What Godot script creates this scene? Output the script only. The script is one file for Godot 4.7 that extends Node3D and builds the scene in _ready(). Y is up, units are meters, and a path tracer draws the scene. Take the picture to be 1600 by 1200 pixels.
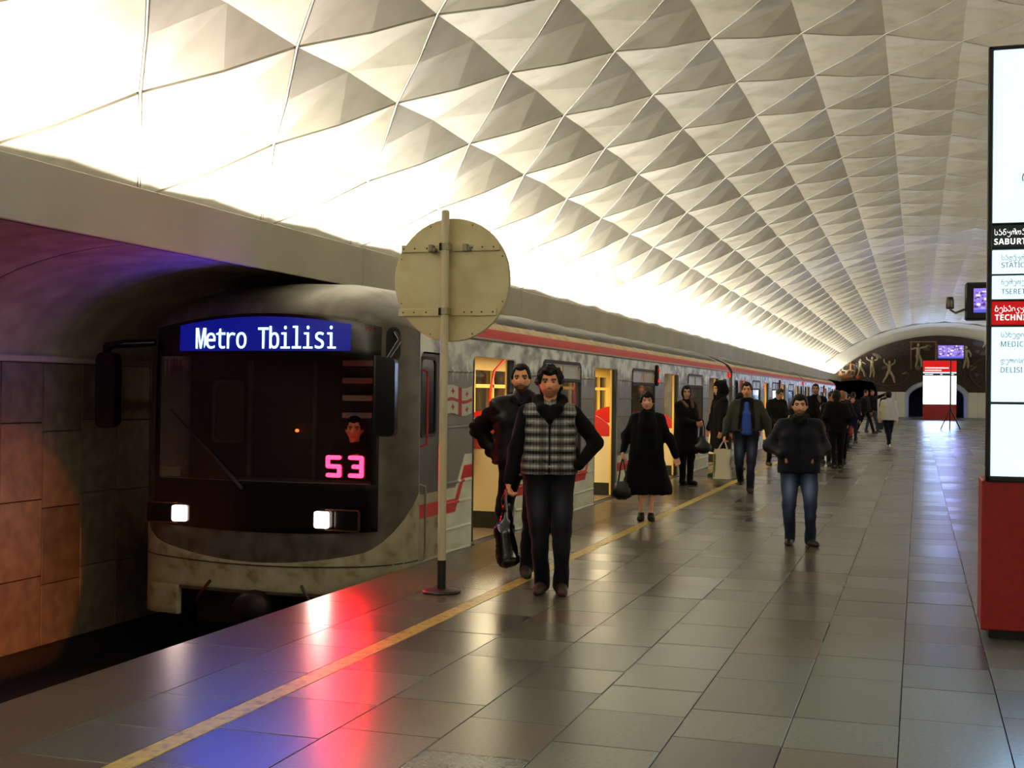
extends Node3D
# World: x = across the platform (0 under the camera), y up (0 = platform floor), z = -distance along the track.

class MB:
	var v := PackedVector3Array()
	var n := PackedVector3Array()
	var t := PackedVector2Array()
	var c := PackedColorArray()
	var ix := PackedInt32Array()
	var col := Color.WHITE
	var uvx := 1.0   # planar uv: x along z, y up

	func put(p: Vector3, nn: Vector3, uv := Vector2.ZERO) -> int:
		v.append(p)
		n.append(nn)
		t.append(uv)
		c.append(col)
		return v.size() - 1

	func tri(a: Vector3, b: Vector3, d: Vector3, h := Vector3.ZERO, ua := Vector2.ZERO, ub := Vector2.ZERO, ud := Vector2.ZERO) -> void:
		var nn := (d - a).cross(b - a)
		if nn.length_squared() < 1e-16:
			return
		nn = nn.normalized()
		if h != Vector3.ZERO and nn.dot(h) < 0.0:
			var q := b
			b = d
			d = q
			var uq := ub
			ub = ud
			ud = uq
			nn = -nn
		var i := put(a, nn, ua)
		put(b, nn, ub)
		put(d, nn, ud)
		ix.append(i)
		ix.append(i + 1)
		ix.append(i + 2)

	func quad(a: Vector3, b: Vector3, d: Vector3, e: Vector3, h := Vector3.ZERO, ua := Vector2.ZERO, ub := Vector2.ZERO, ud := Vector2.ZERO, ue := Vector2.ZERO) -> void:
		tri(a, b, d, h, ua, ub, ud)
		tri(a, d, e, h, ua, ud, ue)

	func box(m: Vector3, s: Vector3, b := Basis.IDENTITY, ch := 0.0) -> void:
		var hs := s * 0.5
		if ch <= 0.0:
			for ax in 3:
				var a1 := (ax + 1) % 3
				var a2 := (ax + 2) % 3
				for sg in [-1.0, 1.0]:
					var q := []
					for k in [[-1, -1], [1, -1], [1, 1], [-1, 1]]:
						var p := Vector3.ZERO
						p[ax] = sg * hs[ax]
						p[a1] = k[0] * hs[a1]
						p[a2] = k[1] * hs[a2]
						q.append(m + b * p)
					var h := Vector3.ZERO
					h[ax] = sg
					quad(q[0], q[1], q[2], q[3], b * h, Vector2(0, 0), Vector2(1, 0), Vector2(1, 1), Vector2(0, 1))
			return
		for ax in 3:
			var a1 := (ax + 1) % 3
			var a2 := (ax + 2) % 3
			for sg in [-1.0, 1.0]:
				var q := []
				for k in [[-1, -1], [1, -1], [1, 1], [-1, 1]]:
					var p := Vector3.ZERO
					p[ax] = sg * hs[ax]
					p[a1] = k[0] * (hs[a1] - ch)
					p[a2] = k[1] * (hs[a2] - ch)
					q.append(m + b * p)
				var h := Vector3.ZERO
				h[ax] = sg
				quad(q[0], q[1], q[2], q[3], b * h)
			for s1 in [-1.0, 1.0]:
				for s2 in [-1.0, 1.0]:
					var q := []
					for k in [[-1, 0], [1, 0], [1, 1], [-1, 1]]:
						var p := Vector3.ZERO
						p[ax] = k[0] * (hs[ax] - ch)
						p[a1] = s1 * (hs[a1] - (ch if k[1] == 1 else 0.0))
						p[a2] = s2 * (hs[a2] - (0.0 if k[1] == 1 else ch))
						q.append(m + b * p)
					var h := Vector3.ZERO
					h[a1] = s1
					h[a2] = s2
					quad(q[0], q[1], q[2], q[3], b * h)
		for s0 in [-1.0, 1.0]:
			for s1 in [-1.0, 1.0]:
				for s2 in [-1.0, 1.0]:
					var sg := Vector3(s0, s1, s2)
					var p := sg * (hs - Vector3.ONE * ch)
					tri(m + b * (p + Vector3(s0 * ch, 0, 0)), m + b * (p + Vector3(0, s1 * ch, 0)), m + b * (p + Vector3(0, 0, s2 * ch)), b * sg)

	# rows of points, smooth; wrap joins the last point of a row to its first; inside flips
	func grid(rows: Array, wrap := false, flip := false, uvs := []) -> void:
		var base := v.size()
		var w: int = rows[0].size()
		var hgt := rows.size()
		var nn := PackedVector3Array()
		nn.resize(w * hgt)
		var f := PackedInt32Array()
		var cols := w if wrap else w - 1
		for r in hgt - 1:
			var ra: PackedVector3Array = rows[r]
			var rb: PackedVector3Array = rows[r + 1]
			for k in cols:
				var k2 := (k + 1) % w
				var x := (rb[k2] - ra[k]).cross(ra[k2] - rb[k])
				if flip:
					x = -x
				nn[r * w + k] += x
				nn[r * w + k2] += x
				nn[(r + 1) * w + k] += x
				nn[(r + 1) * w + k2] += x
				var a := base + r * w + k
				var b := base + r * w + k2
				var d := base + (r + 1) * w + k2
				var e := base + (r + 1) * w + k
				if flip:
					f.append_array(PackedInt32Array([a, d, b, a, e, d]))
				else:
					f.append_array(PackedInt32Array([a, b, d, a, d, e]))
		for r in hgt:
			var ra: PackedVector3Array = rows[r]
			for k in w:
				v.append(ra[k])
				n.append(nn[r * w + k].normalized())
				t.append(uvs[r][k] if uvs.size() else Vector2(float(k) / w, float(r) / hgt))
				c.append(col)
		ix.append_array(f)

	# a tube along a path; radii may be one number or one per point
	func tube(path: Array, rad, sides := 8, caps := true) -> void:
		var rows := []
		var up := Vector3(0.13, 0.97, 0.21)
		for k in path.size():
			var p: Vector3 = path[k]
			var dir: Vector3 = (path[min(k + 1, path.size() - 1)] - path[max(k - 1, 0)]).normalized()
			if absf(dir.dot(up)) > 0.95:
				up = Vector3(0.97, 0.1, 0.2)
			var sx := dir.cross(up).normalized()
			var sy := sx.cross(dir).normalized()
			up = sy
			var r: float = rad[k] if rad is Array else rad
			var row := PackedVector3Array()
			for s in sides:
				var a := TAU * s / sides
				row.append(p + (sx * cos(a) + sy * sin(a)) * r)
			rows.append(row)
		grid(rows, true, false)
		if caps:
			for e in [0, path.size() - 1]:
				var d: Vector3 = path[0] - path[1] if e == 0 else path[e] - path[e - 1]
				for s in sides:
					tri(path[e], rows[e][s], rows[e][(s + 1) % sides], d)

	func ellipsoid(m: Vector3, r: Vector3, b := Basis.IDENTITY, nu := 12, nv := 8) -> void:
		var rows := []
		for j in nv + 1:
			var th := PI * j / nv
			var row := PackedVector3Array()
			for i in nu:
				var ph := TAU * i / nu
				row.append(m + b * (Vector3(sin(th) * cos(ph), cos(th), sin(th) * sin(ph)) * r))
			rows.append(row)
		grid(rows, true, false)

	func lathe(prof: Array, at: Vector3, b := Basis.IDENTITY, sides := 16, flip := false) -> void:
		var rows := []
		for p in prof:
			var row := PackedVector3Array()
			for s in sides:
				var a := TAU * s / sides
				row.append(at + b * Vector3(p.x * cos(a), p.y, p.x * sin(a)))
			rows.append(row)
		grid(rows, true, flip)

	# a flat outline (x right, y up) made solid, depth along +z of b
	func extrude(poly: PackedVector2Array, depth: float, at := Vector3.ZERO, b := Basis.IDENTITY) -> void:
		var tr := Geometry2D.triangulate_polygon(poly)
		for k in range(0, tr.size(), 3):
			for z in [0.0, depth]:
				var q := []
				for e in 3:
					var p := poly[tr[k + e]]
					q.append(at + b * Vector3(p.x, p.y, z))
				tri(q[0], q[1], q[2], b * Vector3(0, 0, -1 if z == 0.0 else 1), poly[tr[k]], poly[tr[k + 1]], poly[tr[k + 2]])
		var cw := 1.0 if Geometry2D.is_polygon_clockwise(poly) else -1.0
		for k in poly.size():
			var p := poly[k]
			var q := poly[(k + 1) % poly.size()]
			var d := q - p
			quad(at + b * Vector3(p.x, p.y, 0), at + b * Vector3(q.x, q.y, 0), at + b * Vector3(q.x, q.y, depth), at + b * Vector3(p.x, p.y, depth), b * Vector3(-d.y, d.x, 0) * cw, p, q, q, p)

	func add(o: MB, x := Transform3D.IDENTITY) -> void:
		var base := v.size()
		v.append_array(x * o.v)
		for k in o.n.size():
			n.append((x.basis * o.n[k]).normalized())
		t.append_array(o.t)
		c.append_array(o.c)
		for k in o.ix:
			ix.append(base + k)

	func mesh() -> ArrayMesh:
		var a := []
		a.resize(Mesh.ARRAY_MAX)
		a[Mesh.ARRAY_VERTEX] = v
		a[Mesh.ARRAY_NORMAL] = n
		a[Mesh.ARRAY_TEX_UV] = t
		a[Mesh.ARRAY_COLOR] = c
		a[Mesh.ARRAY_INDEX] = ix
		var m := ArrayMesh.new()
		m.add_surface_from_arrays(Mesh.PRIMITIVE_TRIANGLES, a)
		return m

var used := {}
var rng := RandomNumberGenerator.new()

func numbered(called: String) -> String:
	var k: int = used.get(called, 0)
	used[called] = k + 1
	return called if k == 0 else "%s_%03d" % [called, k]

func node(called: String, m: Mesh, material: Material, parent: Node = null) -> MeshInstance3D:
	var o := MeshInstance3D.new()
	o.mesh = m
	o.material_override = material
	o.cast_shadow = GeometryInstance3D.SHADOW_CASTING_SETTING_ON
	if parent == null or parent == self:
		o.name = numbered(called)
		add_child(o, true)
	else:
		var k := 0
		var nm := called
		while parent.has_node(NodePath(nm)):
			k += 1
			nm = "%s_%03d" % [called, k]
		o.name = nm
		parent.add_child(o, true)
	return o

# quick naming of many parts under one parent
func many(called: String, k: int, m: Mesh, material: Material, parent: Node) -> MeshInstance3D:
	var o := MeshInstance3D.new()
	o.mesh = m
	o.material_override = material
	o.name = called if k == 0 else "%s_%03d" % [called, k]
	parent.add_child(o, true)
	return o

func obj(called: String, b: MB, material: Material, parent: Node = null) -> MeshInstance3D:
	return node(called, b.mesh(), material, parent)

func tag(o: Node3D, label := "", category := "", group := "", kind := "") -> Node3D:
	if label: o.set_meta("label", label)
	if category: o.set_meta("category", category)
	if group: o.set_meta("group", group)
	if kind: o.set_meta("kind", kind)
	return o

func thing(called: String, label: String, category: String, at := Vector3.ZERO, turn := 0.0, group := "") -> Node3D:
	var o := Node3D.new()
	o.name = numbered(called)
	add_child(o)
	o.position = at
	o.rotation.y = turn
	return tag(o, label, category, group)

func struct(called: String, b: MB, material: Material, label: String) -> MeshInstance3D:
	var o := obj(called, b, material)
	tag(o, label, "", "", "structure")
	return o

func mat(color: Color, rough := 0.6, metal := 0.0, spec := 0.5) -> StandardMaterial3D:
	var m := StandardMaterial3D.new()
	m.albedo_color = color
	m.roughness = rough
	m.metallic = metal
	m.metallic_specular = spec
	return m

func glow(color: Color, e: float, base := Color(0.02, 0.02, 0.02)) -> StandardMaterial3D:
	var m := mat(base, 0.5)
	m.emission_enabled = true
	m.emission = color
	m.emission_energy_multiplier = e
	return m

func noise_tex(seed_: int, freq: float, stops: Array, size := 512, octaves := 5, type := FastNoiseLite.TYPE_SIMPLEX_SMOOTH) -> NoiseTexture2D:
	var f := FastNoiseLite.new()
	f.seed = seed_
	f.noise_type = type
	f.frequency = freq
	f.fractal_octaves = octaves
	var g := Gradient.new()
	g.offsets = PackedFloat32Array()
	g.colors = PackedColorArray()
	var off := PackedFloat32Array()
	var cols := PackedColorArray()
	for s in stops:
		off.append(s[0])
		cols.append(s[1])
	g.offsets = off
	g.colors = cols
	var tx := NoiseTexture2D.new()
	tx.width = size
	tx.height = size
	tx.seamless = true
	tx.noise = f
	tx.color_ramp = g
	return tx

func grey(k: float) -> Color:
	return Color(k, k, k)

func tri_tex(m: StandardMaterial3D, tx: Texture2D, scale: float, world := true) -> StandardMaterial3D:
	m.albedo_texture = tx
	m.uv1_triplanar = true
	m.uv1_world_triplanar = world
	m.uv1_scale = Vector3.ONE * scale
	return m

func text_mesh(s: String, px: float, depth: float, font := "Droid Sans", bold := false) -> TextMesh:
	var f := SystemFont.new()
	f.font_names = PackedStringArray([font])
	if bold:
		f.font_weight = 700
	var m := TextMesh.new()
	m.font = f
	m.text = s
	m.font_size = 64
	m.pixel_size = px / 64.0
	m.depth = depth
	m.curve_step = 2.0
	return m

func area(at: Vector3, towards: Vector3, size: Vector2, color: Color, energy: float, parent: Node = null, called := "glow_light") -> AreaLight3D:
	var l := AreaLight3D.new()
	l.area_size = size
	l.light_color = color
	l.light_energy = energy
	l.shadow_enabled = true
	l.area_range = 200.0
	l.name = called
	(parent if parent else self).add_child(l, true)
	var up := Vector3(0, 0, 1) if absf(towards.normalized().y) > 0.6 else Vector3.UP
	l.transform = Transform3D(Basis.looking_at(towards.normalized(), up), at)
	return l

const HALL_D0 := -32.0      # the hall behind the camera
const HALL_D1 := 98.0       # the end wall with the mural
const AX := 1.43            # axis of the vault
const VR := 11.1
const VTOP := 6.1
const STEP := 4.8
const EDGE := -4.18
const EDGE_R := 7.04
const FASCIA := -5.6

var M := {}

func _ready() -> void:
	rng.seed = 7
	# camera
	var cam := Camera3D.new()
	cam.name = "camera"
	cam.position = Vector3(0, 1.52, 0)
	cam.rotation_degrees = Vector3(0.382, 18.04, 0.62)
	cam.fov = rad_to_deg(2.0 * atan(600.0 / 1950.0))
	cam.near = 0.05
	cam.far = 400.0
	add_child(cam)
	cam.current = true
	# surroundings: underground, no sky
	var we := WorldEnvironment.new()
	we.name = "surroundings"
	var env := Environment.new()
	env.background_mode = Environment.BG_COLOR
	env.background_color = Color(0, 0, 0)
	env.tonemap_mode = Environment.TONE_MAPPER_LINEAR
	env.tonemap_exposure = 1.0
	env.sdfgi_enabled = true
	env.ssao_enabled = true
	env.ssil_enabled = true
	we.environment = env
	add_child(we)
	# the strips of light hidden behind both fascias
	for side in [0, 1]:
		for k in 7:
			var z0 := HALL_D0 + 0.6 + k * 18.4
			var x := -5.87 if side == 0 else 2 * AX + 5.87
			var s := 1.0 if side == 0 else -1.0
			var b := MB.new()
			b.box(Vector3(x, 2.93, -z0 - 9.2), Vector3(0.06, 0.03, 18.0))
			var o := thing("cove_lamp", "hidden strip of white cove tubes behind the %s fascia, %s" % ["left" if side == 0 else "right", ["farthest behind viewer", "behind the viewer", "over first carriage", "over second carriage", "over third carriage", "beyond the train", "nearest the mural"][k]], "lamp", Vector3.ZERO, 0.0, "cove lamps above the fascias")
			obj("tube", b, glow(Color(1.0, 0.95, 0.84), 3.0), o)
			area(Vector3(x + 0.02 * s, 2.955, -z0 - 9.2), Vector3(1.0 * s, 0.9, 0), Vector2(0.06, 18.0), Color(1.0, 0.975, 0.925), COVE, o)
	materials()
	setting()
	end_wall()
	signs()
	track_lamp()
	train()
	people()

const COVE := 112.0

func materials() -> void:
	var stone := noise_tex(3, 0.06, [[0.0, grey(0.72)], [0.45, grey(0.90)], [0.6, grey(0.95)], [1.0, grey(1.0)]], 1024, 6)
	var tints := [Color(0.375, 0.37, 0.305), Color(0.35, 0.345, 0.29), Color(0.40, 0.395, 0.33), Color(0.31, 0.305, 0.265), Color(0.385, 0.325, 0.25), Color(0.27, 0.265, 0.24)]
	M.floor = []
	for k in tints.size():
		var m := mat(tints[k], [0.27, 0.30, 0.29, 0.25, 0.28, 0.24][k], 0.0, 0.55)
		tri_tex(m, stone, 0.55)
		M.floor.append(m)
	M.joint = mat(Color(0.13, 0.12, 0.10), 0.9)
	M.vault = []
	var plaster := noise_tex(5, 0.012, [[0.0, Color(0.80, 0.785, 0.73)], [0.4, Color(0.90, 0.89, 0.85)], [1.0, Color(0.95, 0.94, 0.90)]], 512, 5)
	for k in 3:
		var m := mat([Color(0.86, 0.845, 0.80), Color(0.80, 0.785, 0.735), Color(0.83, 0.82, 0.785)][k], 0.5, 0.0, 0.4)
		tri_tex(m, plaster, 0.4)
		M.vault.append(m)
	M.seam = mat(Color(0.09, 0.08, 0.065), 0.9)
	M.bead = mat(Color(0.72, 0.70, 0.64), 0.6)
	M.fascia = tri_tex(mat(Color(0.66, 0.64, 0.57), 0.7), noise_tex(8, 0.004, [[0.0, grey(0.92)], [1.0, grey(1.0)]]), 0.3)
	M.wall = []
	var tile := noise_tex(21, 0.015, [[0.0, Color(0.72, 0.69, 0.62)], [0.5, Color(0.85, 0.83, 0.78)], [1.0, Color(1, 0.98, 0.93)]], 512, 6)
	for k in 3:
		M.wall.append(tri_tex(mat([Color(0.46, 0.44, 0.38), Color(0.42, 0.39, 0.33), Color(0.50, 0.47, 0.40)][k], 0.5, 0.0, 0.5), tile, 0.6))
	M.cove = tri_tex(mat(Color(0.70, 0.68, 0.63), 0.7), tile, 0.3)
	M.black = mat(Color(0.03, 0.03, 0.032), 0.9)
	M.whitewall = mat(Color(0.80, 0.80, 0.76), 0.5)

func vp(phi: float, d: float, r := VR) -> Vector3:
	return Vector3(AX - r * sin(phi), VTOP - VR + r * cos(phi), -d)

func setting() -> void:
	# ---- platform floor of stone slabs
	var base := MB.new()
	base.box(Vector3((EDGE + EDGE_R) / 2, -0.16, -(HALL_D0 + HALL_D1 + 8) / 2), Vector3(EDGE_R - EDGE - 0.06, 0.29, HALL_D1 + 8 - HALL_D0))
	for s in [0, 1]:
		var x := EDGE + 0.35 if s == 0 else EDGE_R - 0.35
		base.box(Vector3(x, -0.7, -(HALL_D0 + HALL_D1) / 2), Vector3(0.3, 0.82, HALL_D1 - HALL_D0))
	var fl := struct("floor", base, M.joint, "polished grey stone slab platform floor beside the train")
	var rows := [EDGE, -3.58, -3.10]
	var x0 := -2.98
	for e in [-2.47, -1.98, -1.51, -1.03, -0.55, -0.07, 0.39]:
		rows.append(e)
	var e2 := 0.89
	while e2 < EDGE_R - 0.3:
		rows.append(e2)
		e2 += 0.5
	rows.append(EDGE_R)
	var slabs := []
	for r in rows.size() - 1:
		var a: float = rows[r]
		var b: float = rows[r + 1]
		if r == 2:
			a = x0
		var d := HALL_D0 + rng.randf() * 0.5
		while d < HALL_D1 - 0.1:
			var l := rng.randf_range(0.5, 0.72) if r > 0 else rng.randf_range(0.8, 1.2)
			if r > 2 and rng.randf() < 0.15:
				l *= 1.6
			l = minf(l, HALL_D1 - d)
			var um := (a + b) / 2
			var dm := d + l / 2
			var z := dm * 0.951 - um * 0.31
			var xi := 1435.0 + 1950.0 * um / (0.951 * maxf(z, 0.1))
			var vis := 0.0
			if z > 4.3 and xi > -60.0 and xi < 1640.0 and not (um > 0.5 and dm > 8.4):
				vis = l * (b - a) / (z * z * z)
			var tint := 0
			var q := rng.randf()
			tint = 0 if q < 0.3 else 1 if q < 0.55 else 2 if q < 0.75 else 4 if q < 0.88 else 3 if q < 0.97 else 5
			if r == 0:
				tint = [4, 4, 0][rng.randi() % 3]
			slabs.append([vis, a, b, d, d + l, tint])
			d += l
	slabs.sort_custom(func(p, q): return p[0] > q[0])
	var rest := {}
	for k in slabs.size():
		var s: Array = slabs[k]
		var g := 0.0022
		var sh := rng.randf_range(-0.0008, 0.0008)
		var m := Vector3((s[1] + s[2]) / 2, -0.0085 + sh, -(s[3] + s[4]) / 2)
		var size := Vector3(s[2] - s[1] - 2 * g, 0.017, s[4] - s[3] - 2 * g)
		if k < 300:
			var b := MB.new()
			b.box(m, size, Basis.IDENTITY, 0.0022)
			many("slab", k, b.mesh(), M.floor[s[5]], fl)
		else:
			if not rest.has(s[5]):
				rest[s[5]] = MB.new()
			rest[s[5]].box(m, size)
	for k in rest:
		tag(obj("far_slab", rest[k], M.floor[k], fl), "", "", "", "stuff")
	# yellow line let into the floor
	var yl := thing("safety_line", "long straight yellow painted safety line along the platform edge", "line")
	var ym := tri_tex(mat(Color(0.80, 0.68, 0.28), 0.4), noise_tex(31, 0.03, [[0.0, grey(0.5)], [0.4, grey(0.85)], [1.0, grey(1.0)]]), 0.8)
	var d := HALL_D0
	var k := 0
	while d < HALL_D1 - 1:
		var l := 1.1 if d < 30 else 8.0
		var b := MB.new()
		b.box(Vector3(-3.04, -0.0065, -d - l / 2), Vector3(0.116, 0.016, l - 0.004), Basis.IDENTITY, 0.002)
		many("strip", k, b.mesh(), ym, yl)
		k += 1
		d += l
	# ---- the two track beds, outer walls, coves, fascias
	for side in [0, 1]:
		var nm: String = "left" if side == 0 else "right"
		var mx := func(x: float) -> float: return x if side == 0 else 2 * AX - x
		var mid := -(HALL_D0 + HALL_D1) / 2
		var len := HALL_D1 - HALL_D0
		var tb := MB.new()
		tb.box(Vector3(mx.call(-5.9), -1.2, mid - 15), Vector3(3.9, 0.2, len + 34))
		var tbo := struct("trackbed", tb, M.black, "dark sunken track bed on the %s of the platform" % nm)
		for rx in [-4.85, -6.35]:
			var b := MB.new()
			b.box(Vector3(mx.call(rx), -1.02, mid - 15), Vector3(0.07, 0.16, len + 30))
			obj("rail", b, mat(Color(0.10, 0.09, 0.085), 0.5, 0.6), tbo)
		var w := MB.new()
		w.box(Vector3(mx.call(-7.75), 0.30, mid), Vector3(0.24, 2.9, len))
		var wo := struct("wall_" + nm, w, M.seam, "grey stone panel wall across the track on the %s" % nm)
		# stone panels
		var pk := 0
		if side == 0:
			var pw := 0.553
			for ci in range(-5, 28):
				var pd := 8.95 + ci * pw
				var y := 1.745
				var first: float = 0.545 - [0.0, -0.085, 0.015][posmod(ci, 3)]
				while y > -0.83:
					var ph: float = first if y > 1.7 else 0.70
					var y1 := maxf(y - ph, -0.84)
					var b := MB.new()
					b.box(Vector3(-7.612, (y + y1) / 2, -pd - pw / 2), Vector3(0.05, y - y1 - 0.008, pw - 0.010), Basis.IDENTITY, 0.004)
					many("wall_panel", pk, b.mesh(), M.wall[rng.randi() % 3], wo)
					pk += 1
					y = y1
			var b := MB.new()
			b.box(Vector3(-7.612, 0.45, -(24.5 + HALL_D1) / 2), Vector3(0.05, 2.58, HALL_D1 - 24.5))
			b.box(Vector3(-7.612, 0.45, -(HALL_D0 + 6.1) / 2), Vector3(0.05, 2.58, 6.1 - HALL_D0))
			obj("far_panel_run", b, M.wall[0], wo)
		else:
			var b := MB.new()
			b.box(Vector3(mx.call(-7.612), 0.33, mid), Vector3(0.05, 2.8, len))
			obj("far_panel_run", b, M.wall[0], wo)
		var lg := MB.new()
		lg.box(Vector3(mx.call(-7.60), 1.775, mid), Vector3(0.10, 0.055, len), Basis.IDENTITY, 0.008)
		struct("trim_%d" % (1 + side), lg, M.fascia, "thin stone ledge along the top of the %s wall" % nm)
		# cove from the wall up to the fascia, in rings
		var cv := MB.new()
		var out := []
		for a in 13:
			var th := deg_to_rad(-2 + 92.0 * a / 12)
			out.append(Vector2(mx.call(-5.66 - 2.02 * cos(th)), 1.80 + 0.865 * sin(th)))
		var rr := []
		for a in 13:
			rr.append(PackedVector3Array([Vector3(out[a].x, out[a].y, -HALL_D0), Vector3(out[a].x, out[a].y, -HALL_D1)]))
		cv.grid(rr, false, side == 0)
		var rr2 := []
		for a in 13:
			var q: Vector2 = out[a] + Vector2(-0.25 if side == 0 else 0.25, 0.12)
			rr2.append(PackedVector3Array([Vector3(q.x, q.y, -HALL_D0), Vector3(q.x, q.y, -HALL_D1)]))
		cv.grid(rr2, false, side == 1)
		var co := struct("wall_%s_cove" % nm, cv, M.seam, "curved concrete cove over the %s track" % nm)
		var rk := 0
		var rd := HALL_D0
		while rd < HALL_D1 - 0.2:
			var rl := 1.55 if rd < 22 else 7.6
			rl = minf(rl, HALL_D1 - rd)
			var b := MB.new()
			var rows2 := []
			for a in 13:
				var th := deg_to_rad(0 + 89.0 * a / 12)
				var px: float = mx.call(-5.66 - 2.0 * cos(th))
				var py := 1.80 + 0.845 * sin(th)
				rows2.append(PackedVector3Array([Vector3(px - 0.03 * cos(th), py + 0.03 * sin(th), -rd - 0.008), Vector3(px, py, -rd - 0.012), Vector3(px, py, -rd - rl + 0.012), Vector3(px, py + 0.03, -rd - rl + 0.008)]))
			b.grid(rows2, false, side == 0)
			many("cove_ring", rk, b.mesh(), M.cove, co)
			rk += 1
			rd += rl
		# fascia
		var fa := MB.new()
		var sx := -1.0 if side == 0 else 1.0
		var prof := PackedVector2Array()
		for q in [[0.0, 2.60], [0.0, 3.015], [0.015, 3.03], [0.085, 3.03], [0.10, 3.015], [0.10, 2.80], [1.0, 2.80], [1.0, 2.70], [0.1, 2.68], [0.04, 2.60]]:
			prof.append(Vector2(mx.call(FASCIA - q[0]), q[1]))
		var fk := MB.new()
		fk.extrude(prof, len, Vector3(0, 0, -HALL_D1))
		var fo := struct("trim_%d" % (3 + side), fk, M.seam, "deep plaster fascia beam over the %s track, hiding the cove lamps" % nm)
		var fd := HALL_D0
		var fn := 0
		while fd < HALL_D1 - 0.1:
			var fl2 := 5.5
			fl2 = minf(fl2, HALL_D1 - fd)
			var b := MB.new()
			b.box(Vector3(mx.call(FASCIA + 0.012), 2.812, -fd - fl2 / 2), Vector3(0.03, 0.43, fl2 - 0.004), Basis.IDENTITY, 0.006)
			many("fascia_panel", fn, b.mesh(), M.fascia, fo)
			fn += 1
			fd += fl2
	# back wall behind the camera
	var bk := MB.new()
	bk.box(Vector3(AX, 2.5, -HALL_D0 + 0.15), Vector3(20, 8, 0.3))
	struct("wall_back", bk, M.wall[2], "plain stone wall closing the hall behind the viewer")
	vault()

# eight-sided star relief between four corners of the vault's net
func star_panel(phi: float, d: float, detail: bool) -> MB:
	var b := MB.new()
	var dp := deg_to_rad(STEP)
	var cen := vp(phi, d)
	var up := (Vector3(AX, VTOP - VR, -d) - cen).normalized()   # towards the room
	var cor := [vp(phi, d - 1.0), vp(phi + dp, d), vp(phi, d + 1.0), vp(phi - dp, d)]
	var ring := []
	for k in 4:
		var a: Vector3 = cor[k]
		var e: Vector3 = cor[(k + 1) % 4]
		ring.append(a)
		ring.append((a + e) * 0.5 + up * BUMP)
	var inset := 0.974 if detail else 0.98
	var r2 := []
	for p in ring:
		r2.append(cen + (p - cen) * inset)
	cen = cen - up * RECESS
	for k in 8:
		if (phi > 9 * dp - 0.01 and k >= 0 and k < 4) or (phi < -9 * dp + 0.01 and k >= 4):
			continue
		b.tri(cen, r2[k], r2[(k + 1) % 8], up)
		if detail:
			var p: Vector3 = r2[k]
			var q: Vector3 = r2[(k + 1) % 8]
			b.quad(p, q, q - up * 0.07, p - up * 0.07, (p + q) * 0.5 - cen)
	return b

const BUMP := 0.026
const RECESS := 0.062

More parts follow.
